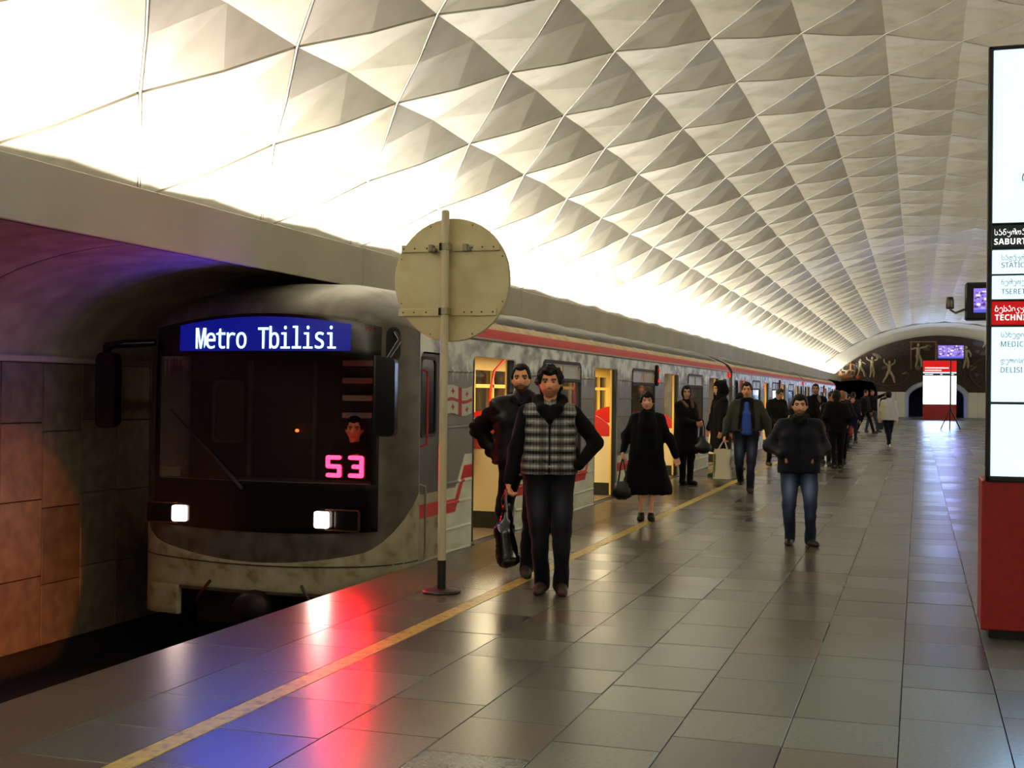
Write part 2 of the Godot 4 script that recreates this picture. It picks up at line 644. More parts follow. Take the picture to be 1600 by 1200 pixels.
func vault() -> void:
	# backing shell, inner face just outside the panels, outer face 0.35 further
	var sh := MB.new()
	for r in [VR + 0.09, VR + 0.45]:
		var rows := []
		for a in 41:
			var phi := deg_to_rad(-45.4 + 90.8 * a / 40)
			rows.append(PackedVector3Array([vp(phi, HALL_D0, r), vp(phi, HALL_D1, r)]))
		sh.grid(rows, false, r < VR + 0.2)
	var ce := struct("ceiling", sh, M.seam, "white vaulted ceiling of diamond relief panels over the platform")
	var list := []
	var dp := deg_to_rad(STEP)
	for j in range(-9, 10):
		var phi := j * dp
		var first := 6.87 if posmod(j, 2) == 0 else 7.87   # centres: nodes of the odd rows are at 6.87 + 2n, so even rows centre there
		var n0 := int(floor((HALL_D0 + 1.0 - first) / 2.0)) + 1
		var d := first + 2.0 * n0
		while d < HALL_D1 - 16.5:
			var c := vp(phi, d)
			var z := d * 0.951 - c.x * 0.31
			var xi := 1435.0 + 1950.0 * c.x / (0.951 * maxf(z, 0.1))
			var yi := 613.0 - 1950.0 * (c.y - 1.52) / maxf(z, 0.1)
			var vis := 0.0
			if z > 2.0 and xi > -200 and xi < 1620 and yi > -150:
				vis = (1.0 if phi > -0.1 else 0.6) / (z * z)
			list.append([vis, phi, d])
			d += 2.0
	list.sort_custom(func(p, q): return p[0] > q[0])
	var rest := MB.new()
	var shared := {}
	for k in list.size():
		var s: Array = list[k]
		if k < 300:
			var key: int = roundi(s[1] / dp)
			if not shared.has(key):
				shared[key] = star_panel(s[1], 0.0, true).mesh()
			var o := many("relief_panel", k, shared[key], M.vault[rng.randi() % 3], ce)
			o.position.z = -s[2]
		else:
			rest.add(star_panel(s[1], s[2], false))
	tag(obj("far_relief_panel", rest, M.vault[0], ce), "", "", "", "stuff")
	# plain margins down to the troughs, end band, beads along one family of joints
	var mg := MB.new()
	for s in [-1.0, 1.0]:
		var rows := []
		for a in 7:
			var phi: float = s * deg_to_rad(42.9 + 2.5 * a / 6)
			rows.append(PackedVector3Array([vp(phi, HALL_D0, VR + 0.02), vp(phi, HALL_D1, VR + 0.02)]))
		mg.grid(rows, false, s > 0)
	obj("margin", mg, M.vault[1], ce)
	var bd := MB.new()
	var rows3 := []
	for a in 41:
		var phi := deg_to_rad(45.3 - 90.6 * a / 40)
		rows3.append(PackedVector3Array([vp(phi, HALL_D1 - 17.0, VR - 0.02), vp(phi, HALL_D1, VR - 0.02)]))
	bd.grid(rows3, false, true)
	obj("end_band", bd, M.vault[2], ce)
	var bk := 0
	for start in range(-24, 56):
		# a joint climbs one row (4.8 degrees) for every metre along the track
		var pts := []
		for j in range(-9, 10):
			var d := 7.87 + 2.0 * start - (8 - j) * 1.0
			if d > HALL_D0 and d < HALL_D1 - 17.0:
				pts.append(vp(j * dp, d, VR + 0.002))
		if pts.size() > 2:
			var path := []
			for k in pts.size():
				path.append(pts[k])
				if k < pts.size() - 1:
					var m: Vector3 = (pts[k] + pts[k + 1]) * 0.5
					path.append(m + (Vector3(AX, VTOP - VR, m.z) - m).normalized() * (BUMP - 0.006))
			var b := MB.new()
			b.tube(path, 0.010, 5)
			many("joint_bead", bk, b.mesh(), M.bead, ce)
			bk += 1

# ---------------------------------------------------------------- end wall with the mural
func limb(b: MB, path: Array, r: Array) -> void:
	b.tube(path, r, 7)

func end_wall() -> void:
	var z := -HALL_D1
	# wall outline with the two tunnel mouths and the middle portal left open, built as pieces
	var b := MB.new()
	var poly := PackedVector2Array()
	for a in 33:
		var phi := deg_to_rad(46.5 - 93.0 * a / 32)
		var p := vp(phi, 0, VR + 0.3)
		poly.append(Vector2(p.x, p.y))
	var cx := 1.27
	# right side downwards, then along the floor with the openings
	var base := []
	for q in [[8.96 + 1.3, 2.4], [9.0, 2.55], [7.2, 2.75]]:
		base.append(Vector2(q[0], q[1]))
	var right_mouth := [[6.2, 2.55], [5.9, 2.2], [5.8, 1.5], [5.8, -0.3]]
	for q in right_mouth:
		base.append(Vector2(q[0], q[1]))
	base.append(Vector2(cx + 2.2, -0.3))
	for a in 17:
		var th := PI * a / 16
		base.append(Vector2(cx + 2.2 * cos(th), 1.35 + 1.3 * sin(th)))
	base.append(Vector2(cx - 2.2, -0.3))
	for q in [[-2.95, -0.3], [-2.95, 1.5], [-3.05, 2.2], [-3.35, 2.6], [-4.3, 2.75], [-6.0, 2.6], [-7.4, 2.4]]:
		base.append(Vector2(q[0], q[1]))
	for q in base:
		poly.append(q)
	b.extrude(poly, 0.4, Vector3(0, 0, z - 0.4))
	var dark := tri_tex(mat(Color(0.21, 0.17, 0.15), 0.75), noise_tex(41, 0.02, [[0.0, Color(0.35, 0.3, 0.3)], [0.45, Color(0.75, 0.68, 0.62)], [0.75, Color(0.95, 0.8, 0.65)], [1.0, Color(1, 0.95, 0.9)]], 512, 5), 0.35)
	var wo := struct("wall_far", b, dark, "end wall of the hall carrying a dark brown painted relief mural")
	# white stone dado
	var dd := 0
	for r in [[-2.93, -0.95], [3.5, 5.78]]:
		var x: float = r[0]
		while x < r[1] - 0.05:
			var x1 := minf(x + 0.66, r[1])
			var wb := MB.new()
			wb.box(Vector3((x + x1) / 2, 0.93, z + 0.05), Vector3(x1 - x - 0.012, 1.86, 0.1), Basis.IDENTITY, 0.006)
			many("dado_panel", dd, wb.mesh(), M.whitewall, wo)
			dd += 1
			x = x1
	# portal: bright reveal, dark blue passage
	var pf := MB.new()
	var rows := []
	for e in [[2.36, 0.12], [2.36, -0.0], [2.06, 0.06], [1.96, -0.2], [1.96, -1.2]]:
		var row := PackedVector3Array()
		var rx: float = e[0]
		row.append(Vector3(cx + rx, 0, z + e[1]))
		for a in 17:
			var th := PI * a / 16
			row.append(Vector3(cx + rx * cos(th), 1.35 + (rx - 0.9) * sin(th), z + e[1]))
		row.append(Vector3(cx - rx, 0, z + e[1]))
		rows.append(row)
	pf.grid(rows, false, false)
	var po := struct("door_1", pf, mat(Color(0.72, 0.76, 0.84), 0.4), "wide arched portal with a pale stone reveal in the far wall")
	var ps := MB.new()
	var bl := mat(Color(0.10, 0.12, 0.22), 0.5)
	ps.box(Vector3(cx, 1.6, z - 8.1), Vector3(6, 4, 0.2))
	ps.box(Vector3(cx - 2.2, 1.6, z - 4.2), Vector3(0.3, 4, 8))
	ps.box(Vector3(cx + 2.2, 1.6, z - 4.2), Vector3(0.3, 4, 8))
	ps.box(Vector3(cx, 2.85, z - 4.2), Vector3(5, 0.3, 7.9))
	struct("wall_passage", ps, bl, "dark blue passage behind the far portal")
	var tun := MB.new()
	for sx in [-5.3, 2 * AX + 5.3]:
		tun.box(Vector3(sx, 1, z - 14), Vector3(6, 6, 0.2))
		for q in [-2.7, 2.7]:
			tun.box(Vector3(sx + q, 1, z - 7.2), Vector3(0.2, 6, 13.4))
		tun.box(Vector3(sx, 3.4, z - 7.2), Vector3(5.6, 0.2, 13.4))
	struct("wall_tunnel", tun, M.black, "black tunnel mouths beyond the end of the tracks")
	var bt := MB.new()
	bt.box(Vector3(cx, 2.62, z - 1.4), Vector3(2.4, 0.05, 0.12))
	var lampo := thing("portal_lamp", "small blue strip lamp under the crown of the far portal", "lamp")
	obj("strip", bt, glow(Color(0.35, 0.5, 1.0), 1.0), lampo)
	area(Vector3(cx, 2.58, z - 1.4), Vector3(0, -1, 0.5), Vector2(2.4, 0.12), Color(0.3, 0.45, 1.0), 12.0, lampo)
	# relief figures; spots given in metres on the wall
	var pale := mat(Color(0.62, 0.56, 0.46), 0.7)
	var tan := mat(Color(0.50, 0.36, 0.20), 0.7)
	var zz := z + 0.03
	var figs := [
		# x, foot y, height, arms (left dx,dy ; right dx,dy from the shoulder), legs (left dx, right dx), sit
		[-3.35, 2.95, 1.55, [-0.35, 0.3], [0.35, 0.25], [-0.12, 0.1], 0, "standing pale figure with both arms raised beside the cymbal player"],
		[-2.1, 2.55, 1.65, [-0.3, 0.45], [0.3, 0.4], [-0.35, 0.3], 0, "striding pale figure with folded arms over its head, lowest of the standing figures"],
		[-0.05, 3.75, 1.75, [-0.4, -0.1], [0.6, 0.2], [-0.12, 0.18], 0, "pale figure standing in front of a door frame"],
		[3.3, 3.65, 1.65, [-0.35, 0.3], [0.2, -0.5], [-0.12, 0.12], 0, "slim grey figure standing alone to the right of the door frame"],
		[-6.0, 3.0, 1.2, [0.3, -0.3], [0.45, 0.1], [0.45, 0.25], 1, "crouching pale figure at the mural's lower left"],
		[-4.9, 3.05, 1.2, [-0.35, -0.25], [0.35, -0.2], [-0.2, 0.25], 1, "stooping dark tan figure left of the pair with raised arms"],
		[0.75, 2.35, 1.5, [0.45, -0.1], [0.5, 0.0], [0.4, 0.35], 1, "seated pale figure playing a pipe above the portal's left shoulder"],
		[5.6, 4.6, 1.0, [-0.3, 0.3], [0.2, 0.4], [-0.25, 0.15], 0, "small pale figure with raised arms high at the right"],
		[6.4, 3.6, 1.1, [-0.7, 0.3], [0.6, -0.1], [0.5, 0.7], 0, "flying pale figure at the mural's right"],
		[-6.9, 2.95, 0.9, [0.4, 0.1], [0.5, -0.1], [0.6, 0.4], 1, "reclining"],
		[-5.5, 3.1, 1.0, [-0.3, 0.2], [0.4, 0.1], [0.3, 0.45], 1, "kneeling"],
		[-4.2, 3.0, 1.35, [0.3, 0.2], [0.4, -0.2], [-0.2, 0.3], 0, "bending"],
		[1.5, 2.75, 1.0, [0.4, 0.1], [0.5, 0.1], [0.4, 0.2], 1, "small seated"],
		[2.4, 2.5, 0.9, [-0.3, 0.2], [0.3, 0.3], [-0.1, 0.2], 0, "small standing"],
		[4.6, 5.2, 0.8, [-0.3, 0.3], [0.4, 0.2], [0.3, -0.2], 0, "high flying"],
		[6.1, 2.6, 1.1, [-0.3, -0.3], [0.3, 0.3], [-0.15, 0.2], 0, "short figure right of the red information pillar"],
	]
	for f in figs:
		var h: float = f[2]
		var o := MB.new()
		var hip := Vector3(f[0], f[1] + h * (0.5 if f[6] == 0 else 0.36), zz)
		var neck := hip + Vector3(0.02, h * (0.33 if f[6] == 0 else 0.42), 0.03)
		limb(o, [hip, (hip + neck) / 2, neck], [h * 0.085, h * 0.075, h * 0.10])
		o.ellipsoid(neck + Vector3(0, h * 0.10, 0.02), Vector3(0.055, 0.075, 0.05) * h * 1.1, Basis.IDENTITY, 8, 6)
		for s in [-1, 1]:
			var a: Array = f[3] if s == -1 else f[4]
			var sh := neck + Vector3(s * h * 0.09, -h * 0.02, 0)
			var hand := sh + Vector3(a[0] * h * 0.5, a[1] * h * 0.6, 0.03)
			var el := (sh + hand) / 2 + Vector3(s * h * 0.06, -h * 0.02, 0.02)
			limb(o, [sh, el, hand], [h * 0.045, h * 0.038, h * 0.028])
			var lx: float = f[5][0] if s == -1 else f[5][1]
			var foot := Vector3(f[0] + lx * h * 0.8, f[1], zz)
			var hp := hip + Vector3(s * h * 0.04, 0, 0)
			var kn := (hp + foot) / 2 + (Vector3(h * 0.04, h * 0.02, 0.02) if f[6] == 0 else Vector3(signf(lx) * h * 0.16, h * 0.16, 0.05))
			limb(o, [hp, kn, foot], [h * 0.07, h * 0.055, h * 0.035])
		obj("relief_figure", o, tan if f[0] < -4.4 and f[0] > -5 else pale, wo)
	var fr := MB.new()
	for q in [[-0.55, 4.6, 0.09, 2.0], [1.2, 4.6, 0.09, 2.0]]:
		fr.box(Vector3(q[0], q[1], zz), Vector3(q[2], q[3], 0.08), Basis.IDENTITY, 0.01)
	fr.box(Vector3(0.32, 5.62, zz), Vector3(1.9, 0.09, 0.08), Basis.IDENTITY, 0.01)
	obj("relief_door_frame", fr, tan, wo)
	var sun := MB.new()
	sun.ellipsoid(Vector3(-4.9, 4.75, zz), Vector3(0.42, 0.3, 0.06))
	obj("yellow_disc", sun, mat(Color(0.62, 0.60, 0.14), 0.6), wo)
	var red := MB.new()
	red.ellipsoid(Vector3(-4.35, 3.0, zz), Vector3(0.2, 0.16, 0.06))
	obj("red_fruit", red, mat(Color(0.6, 0.15, 0.08), 0.6), wo)
	for q in [[-6.4, 3.15, 0.9, 0.35, Color(0.5, 0.33, 0.14)], [-5.6, 3.05, 0.7, 0.25, Color(0.55, 0.3, 0.12)], [1.2, 4.0, 0.55, 0.22, Color(0.30, 0.31, 0.16)], [4.3, 5.5, 0.6, 0.25, Color(0.20, 0.21, 0.28)], [5.0, 6.0, 0.3, 0.2, Color(0.42, 0.38, 0.34)], [-4.1, 5.2, 0.5, 0.2, Color(0.25, 0.2, 0.14)], [1.9, 3.2, 0.5, 0.2, Color(0.3, 0.24, 0.18)]]:
		var eb := MB.new()
		eb.ellipsoid(Vector3(q[0], q[1], zz - 0.02), Vector3(q[2], q[3], 0.07), Basis(Vector3(0, 0, 1), rng.randf_range(-0.4, 0.4)))
		obj("relief_drapery", eb, mat(q[4], 0.7), wo)
	for q in 34:
		var ex := rng.randf_range(-6.4, 8.0)
		var top := VTOP - VR + sqrt(VR * VR - (ex - AX) * (ex - AX)) - 0.5
		var ey := rng.randf_range(3.0, top)
		var eb := MB.new()
		eb.ellipsoid(Vector3(ex, ey, zz - 0.02), Vector3(rng.randf_range(0.15, 0.5), rng.randf_range(0.06, 0.2), 0.05), Basis(Vector3(0, 0, 1), rng.randf_range(-1.2, 1.2)), 10, 6)
		obj("relief_leaf", eb, mat([Color(0.30, 0.24, 0.19), Color(0.36, 0.31, 0.27), Color(0.14, 0.11, 0.10), Color(0.42, 0.33, 0.22), Color(0.26, 0.24, 0.26)][q % 5], 0.7), wo)
	for q in [[0.6, 3.4, 2.6, 0.0, 1.0], [-2.2, 3.3, 1.6, PI, TAU], [6.0, 3.3, 2.4, 2.2, 4.0], [1.6, 5.0, 1.4, -0.3, 1.4]]:
		var path := []
		var rad := []
		for a in 13:
			var th: float = lerpf(q[3], q[4], a / 12.0)
			path.append(Vector3(q[0] + q[2] * cos(th), q[1] + q[2] * 0.6 * sin(th), zz))
			rad.append(0.035)
		var sb := MB.new()
		sb.tube(path, rad, 6)
		obj("relief_band", sb, mat(Color(0.27, 0.21, 0.16), 0.7), wo)

# ---------------------------------------------------------------- lettering
# Georgian letters as strokes on a grid: x from 0, baseline 0, x-height 5, tall 8, deep -3
const GEO := {
	"ა": "0,1 1,0 3,0 4,1 4,3 3,5 2,5 1,6 2,8",
	"ბ": "2,5 0.6,4 0,2.4 0.6,0.7 2,0 3.4,0.7 4,2.4 3.4,4 2,5 1,6 1.4,7.4 2.6,8 4,7.4",
	"გ": "4,8 1.6,7 0.6,5 2,5 3.6,4 4,2 3.4,-0.5 2,-3 0.6,-2 0,-0.6",
	"დ": "0,-1.6 1,-3 3,-3 4,-1.6 3,0 1,0 0,2 0.6,4.4 1.6,5 2.4,4 2.4,1.6|2.4,4 3.4,5 4.4,5 5,3.4 5,1",
	"ე": "0.4,3.6 1,5 3,5 4,3.4 4,-0.6 3,-3 1,-3 0,-1.6",
	"თ": "0.3,0 0,2.4 0.6,4.4 1.6,5 2.4,4 2.4,1|2.4,4 3.4,5 4.6,5 5,3 4.6,1 3.4,0",
	"ი": "0,0 0,3.4 1,5 2.6,5 3.6,3.4 3.6,0.6",
	"კ": "3.8,5 2,3.4 2,2 3.4,1 4,-0.6 3,-3 1,-3 0,-1.4",
	"ლ": "0,0 0,3 0.8,5 1.8,5 2.2,3 2.2,1|2.2,3 2.8,5 3.8,5 4.4,3 4.4,1|4.4,3 5,5 6,5 6.6,3 6.4,0",
	"მ": "1.6,8 0.4,6.6 0,4 0,1.8 1,0.2 2.8,0 4,1.4 4,3.4 3,5 1.4,5 0.2,3.6",
	"ნ": "3,8 1.4,7.2 2.6,6 3.8,4.4 4,2.4 3,0.4 1.4,0 0.2,1 0,2.4",
	"ო": "0,0 0,3.6 1,5 2,5 2.6,3.4 2.6,2|2.6,3.4 3.2,5 4.2,5 5,3.6 5,0",
	"რ": "0,0 0,3.6 1,5 2,5 2.6,3.4 2.6,0.8|2.6,3.4 3.2,5 4.2,5 5,3.6 5,0.4 5,6 4,8 2.4,7.6",
	"ს": "0.8,8 0.8,1.4 1.8,0 3.2,0 4,1.4 4,3.6 3.4,5",
	"ტ": "2.4,8 1.2,6.6 2,5 3.8,4.4 4.4,2.4 3.8,0.6 2.2,0 0.6,0.6 0,2.4 0.8,4.4 2,5",
	"უ": "0,5 1,3 3.4,3 4.2,1 3.6,-2 2,-3 0.4,-2|3.4,3 3.8,5",
	"ქ": "0.4,8 0.4,1 1.4,0 3,0 4,1.4 4,3.4 3,4.8 1,4.6|0.4,2 -0.6,-0.6",
	"ც": "0.4,4.6 1.4,5 3.2,4.4 4.2,2.4 3.4,0.6 2,0 0.6,0.8 0.8,2.4 2,3 3,2.4",
	"წ": "3.4,8 1,6.4 0.8,4 0,2.4 0.6,0.6 2.2,0 3.8,0.8 4.2,2.6 3.4,4.4 0.8,4",
}

func geo_text(s: String, h: float, at: Vector3, depth: float, weight := 0.7) -> MB:
	var b := MB.new()
	var u := h / 8.0
	var x := 0.0
	for ch in s:
		if ch == " ":
			x += 4.0
			continue
		var wide := 0.0
		for stroke in GEO[ch].split("|"):
			var pts := []
			for q in stroke.split(" "):
				var xy: PackedStringArray = q.split(",")
				pts.append(Vector2(xy[0].to_float(), xy[1].to_float()))
				wide = maxf(wide, xy[0].to_float())
			for k in pts.size() - 1:
				var p: Vector2 = pts[k]
				var q2: Vector2 = pts[k + 1]
				var d := (q2 - p).normalized() * weight * 0.5
				var nn := Vector2(-d.y, d.x)
				var poly := PackedVector2Array([p - d * 0.8 + nn, q2 + d * 0.8 + nn, q2 + d * 0.8 - nn, p - d * 0.8 - nn])
				for e in 4:
					poly[e] = (poly[e] + Vector2(x, 0)) * u
				var fr := []
				for e in 4:
					fr.append(at + Vector3(poly[e].x, poly[e].y, depth))
				b.quad(fr[0], fr[1], fr[2], fr[3], Vector3(0, 0, 1))
		x += wide + 1.6
	return b

func line_text(o: Node3D, s: String, at: Vector3, cap: float, m: Material, called := "lettering", font := "Droid Sans", bold := false) -> void:
	var t := text_mesh(s, cap / 0.72, 0.002, font, bold)
	t.horizontal_alignment = HORIZONTAL_ALIGNMENT_LEFT
	t.vertical_alignment = VERTICAL_ALIGNMENT_BOTTOM
	var n := node(called, t, m, o)
	n.position = at
	var bb := t.get_aabb()
	n.position.x -= bb.position.x
	n.position.y -= bb.position.y

# ---------------------------------------------------------------- signs, screens, the round board on its pole
func signs() -> void:
	var red := tri_tex(mat(Color(0.62, 0.03, 0.035), 0.45), noise_tex(51, 0.03, [[0.0, grey(0.8)], [1.0, grey(1.0)]]), 1.0, false)
	var side_m := mat(Color(0.50, 0.36, 0.30), 0.5)
	var frame := mat(Color(0.03, 0.03, 0.035), 0.4)
	var panel := glow(Color(0.80, 0.93, 1.0), 1.25, Color(0.8, 0.8, 0.8))
	var redpanel := glow(Color(0.80, 0.02, 0.06), 0.75, Color(0.5, 0.02, 0.03))
	var slate := glow(Color(0.10, 0.14, 0.14), 0.4, Color(0.1, 0.12, 0.12))
	var white := glow(Color(1, 1, 1), 1.0, Color(0.9, 0.9, 0.9))
	var ink := mat(Color(0.33, 0.37, 0.40), 0.6)
	var t := thing("information_pillar", "tall information pillar at the right edge, glowing white station list above a dark red base", "sign", Vector3(0.385, 0, -8.39))
	# local x to the right, front face towards +z
	var W := 2.0
	var b := MB.new()
	b.box(Vector3(W / 2, 0.53, -0.25), Vector3(W, 0.94, 0.5), Basis.IDENTITY, 0.008)
	obj("base", b, red, t)
	b = MB.new()
	b.box(Vector3(W / 2 + 0.02, 2.36, -0.26), Vector3(W - 0.04, 2.72, 0.48), Basis.IDENTITY, 0.01)
	obj("case", b, side_m, t)
	b = MB.new()
	for q in [[0.0], [W - 0.0]]:
		b.box(Vector3(q[0] + (0.033 if q[0] < 1 else -0.033), 2.36, -0.005), Vector3(0.03, 2.73, 0.05), Basis.IDENTITY, 0.006)
	b.box(Vector3(W / 2, 3.715, -0.005), Vector3(W - 0.04, 0.024, 0.05), Basis.IDENTITY, 0.006)
	b.box(Vector3(W / 2, 1.01, -0.005), Vector3(W - 0.04, 0.036, 0.05), Basis.IDENTITY, 0.006)
	obj("frame", b, frame, t)
	for q in [[0.5, 1], [1.5, 1]]:
		b = MB.new()
		b.lathe([Vector2(0, 0.0), Vector2(0.03, 0.0), Vector2(0.03, 0.035), Vector2(0.018, 0.045), Vector2(0.018, 0.07), Vector2(0, 0.07)], Vector3(q[0] - 0.37 if q[0] < 1 else q[0], 0.0, -0.1), Basis.IDENTITY, 10)
		obj("foot", b, mat(Color(0.6, 0.6, 0.58), 0.3, 0.8), t)
	b = MB.new()
	b.box(Vector3(W / 2, 0.035, -0.27), Vector3(W - 0.1, 0.06, 0.4))
	obj("plinth", b, frame, t)
	var ypx := func(y: float) -> float: return 1.52 + (621.0 - y) / 248.0
	var bands := [[77, 349, panel, "light_panel"], [352, 388, slate, "heading_panel"], [391, 429, panel, "light_panel"], [431, 468, panel, "light_panel"], [471, 508, redpanel, "station_panel"], [511, 628, panel, "light_panel"], [631, 745, panel, "light_panel"]]
	for q in bands:
		var y1: float = ypx.call(q[0])
		var y0: float = ypx.call(q[1])
		b = MB.new()
		b.box(Vector3(W / 2, (y0 + y1) / 2, -0.012), Vector3(W - 0.1, y1 - y0 - 0.004, 0.03), Basis.IDENTITY, 0.002)
		obj(q[3], b, q[2], t)
	for q in [350.5, 389.5, 430, 469.5, 509.5, 629.5]:
		b = MB.new()
		b.box(Vector3(W / 2, ypx.call(q), -0.005), Vector3(W - 0.08, 0.010, 0.03))
		obj("divider", b, frame, t)
	var zt := 0.004
	var texts := [["თბილისი", "", 288, 0, 0.21, ink, 0.075], ["საბურთალო", "SABURTALO", 371, 383, 0.048, white, 0.037], ["სადგური", "STATION SQUARE", 410, 421, 0.092, ink, 0.032], ["წერეთელი", "TSERETELI", 448, 460, 0.092, ink, 0.032], ["ტექნიკური", "TECHNICAL UNIVERSITY", 490, 501, 0.056, white, 0.036], ["სამედიცინო", "MEDICAL UNIVERSITY", 530, 542, 0.092, ink, 0.033], ["დელისი", "DELISI", 570, 582, 0.092, ink, 0.033]]
	for q in texts:
		var s: String = q[0]
		obj("lettering", geo_text(s, q[6] * 0.98, Vector3(q[4] + 0.012, ypx.call(q[2] - 3.2), 0.0), zt), q[5], t)
		if q[1]:
			line_text(t, q[1], Vector3(q[4] + 0.012, ypx.call(q[3]), zt), q[6], q[5], "lettering", "Droid Sans", q[5] == white)
	area(Vector3(W / 2, 2.36, 0.03), Vector3(0, 0, 1), Vector2(W - 0.2, 2.6), Color(0.62, 0.82, 1.0), SIGN, t)
	# the same kind of pillar far down the hall
	var f := thing("information_pillar", "distant information pillar with a red head, white panel and red base in front of the mural", "sign", Vector3(0.27, 0, -86.5))
	b = MB.new()
	b.box(Vector3(1.05, 0.52, -0.25), Vector3(2.1, 1.0, 0.5), Basis.IDENTITY, 0.01)
	obj("base", b, red, f)
	b = MB.new()
	b.box(Vector3(1.05, 2.46, -0.25), Vector3(2.1, 2.88, 0.46), Basis.IDENTITY, 0.01)
	obj("case", b, side_m, f)
	for q in [[3.17, 3.88, glow(Color(0.85, 0.02, 0.05), 1.0), "heading_panel"], [3.07, 3.15, panel, "light_panel"], [2.93, 3.06, slate, "station_panel"], [1.04, 2.91, glow(Color(0.86, 0.94, 1.0), 2.2, Color(0.8, 0.8, 0.8)), "light_panel"]]:
		b = MB.new()
		b.box(Vector3(1.05, (q[0] + q[1]) / 2, 0.0), Vector3(2.06, q[1] - q[0], 0.03))
		obj(q[3], b, q[2], f)
	for q in [[0.12, 3.42, 1.45, 0.10], [0.12, 3.26, 1.05, 0.09], [0.12, 2.995, 0.5, 0.06], [1.08, 2.995, 0.16, 0.06], [1.78, 2.995, 0.1, 0.08]]:
		var xq: float = q[0]
		b = MB.new()
		while xq < q[0] + q[2] - 0.02:      # too far off to read: rows of small white strokes
			b.box(Vector3(xq + 0.03, q[1], 0.018), Vector3(0.055, q[3] * rng.randf_range(0.7, 1.0), 0.006))
			xq += 0.075
		tag(obj("lettering", b, white, f), "", "", "", "stuff")
	area(Vector3(1.05, 2.2, 0.03), Vector3(0, 0, 1), Vector2(1.9, 2.2), Color(0.62, 0.76, 1.0), 22.0, f)
	# screen on a tripod
	var s := thing("tripod_screen", "small lit video screen on a tall black tripod before the far pillar", "screen", Vector3(1.42, 0, -61.5))
	b = MB.new()
	b.box(Vector3(0, 3.62, 0), Vector3(1.25, 0.78, 0.12), Basis.IDENTITY, 0.03)
	obj("housing", b, frame, s)
	b = MB.new()
	b.box(Vector3(0, 3.62, 0.062), Vector3(1.12, 0.6, 0.01))
	obj("screen", b, screen_mat(), s)
	b = MB.new()
	b.tube([Vector3(0, 0.9, -0.02), Vector3(0, 3.3, -0.02)], 0.035, 8)
	obj("pole", b, frame, s)
	for a in 3:
		var an := TAU * a / 3 + 0.5
		b = MB.new()
		b.tube([Vector3(0, 1.0, -0.02), Vector3(0.5 * cos(an), 0.02, 0.5 * sin(an))], 0.03, 6)
		obj("leg", b, frame, s)
	area(Vector3(0, 3.62, 0.08), Vector3(0, 0, 1), Vector2(1.1, 0.6), Color(0.6, 0.6, 1.0), 3.0, s)
	# monitor and camera beside the near pillar, on a post behind it
	var m := thing("video_monitor", "lit video monitor in a black case on a post behind the near pillar", "monitor", Vector3(0.80, 0, -14.9))
	b = MB.new()
	b.box(Vector3(0.0, 2.60, -0.12), Vector3(0.62, 0.42, 0.26), Basis.IDENTITY, 0.02)
	obj("case", b, frame, m)
	b = MB.new()
	b.box(Vector3(0.03, 2.605, 0.012), Vector3(0.5, 0.27, 0.01))
	obj("screen", b, screen_mat(), m)
	b = MB.new()
	b.tube([Vector3(0.38, 0.0, -0.2), Vector3(0.38, 2.9, -0.2)], 0.04, 8)
	b.tube([Vector3(0.38, 2.25, -0.2), Vector3(0.12, 2.42, -0.14)], 0.02, 6)
	obj("post", b, frame, m)
	var cm := thing("security_camera", "small grey security camera on a bracket left of the video monitor", "camera", Vector3(0.33, 2.57, -14.9))
	b = MB.new()
	b.lathe([Vector2(0, 0.08), Vector2(0.035, 0.075), Vector2(0.045, 0.03), Vector2(0.045, -0.05), Vector2(0.03, -0.06), Vector2(0, -0.06)], Vector3.ZERO, Basis.IDENTITY, 12)
	obj("body", b, mat(Color(0.16, 0.16, 0.17), 0.3), cm)
	b = MB.new()
	b.tube([Vector3(0.0, -0.06, -0.03), Vector3(0.06, -0.1, -0.05), Vector3(0.175, -0.05, -0.10)], 0.014, 6)
	obj("bracket", b, mat(Color(0.55, 0.53, 0.48), 0.5), cm)
	b = MB.new()
	b.box(Vector3(0.0, 0.0, 0.045), Vector3(0.045, 0.09, 0.02), Basis.IDENTITY, 0.008)
	obj("lens", b, mat(Color(0.42, 0.40, 0.38), 0.2), cm)
	# a pillar like these farther along, turned towards the train, out of the picture's right edge
	var g := thing("information_pillar", "lit information pillar facing the second carriage, out of frame behind the near pillar", "sign", Vector3(3.6, 0, -38.0), -PI / 2 - 0.55)
	b = MB.new()
	b.box(Vector3(1.05, 0.52, -0.25), Vector3(2.1, 1.0, 0.5), Basis.IDENTITY, 0.01)
	obj("base", b, red, g)
	b = MB.new()
	b.box(Vector3(1.05, 2.46, -0.25), Vector3(2.1, 2.88, 0.46), Basis.IDENTITY, 0.01)
	obj("case", b, side_m, g)
	b = MB.new()
	b.box(Vector3(1.05, 2.46, 0.0), Vector3(2.02, 2.78, 0.03))
	obj("light_panel", b, panel, g)
	area(Vector3(1.05, 2.46, 0.04), Vector3(0, 0, 1), Vector2(1.9, 2.6), Color(0.45, 0.58, 1.0), 9.0, g)
	round_board()

const SIGN := 16.0

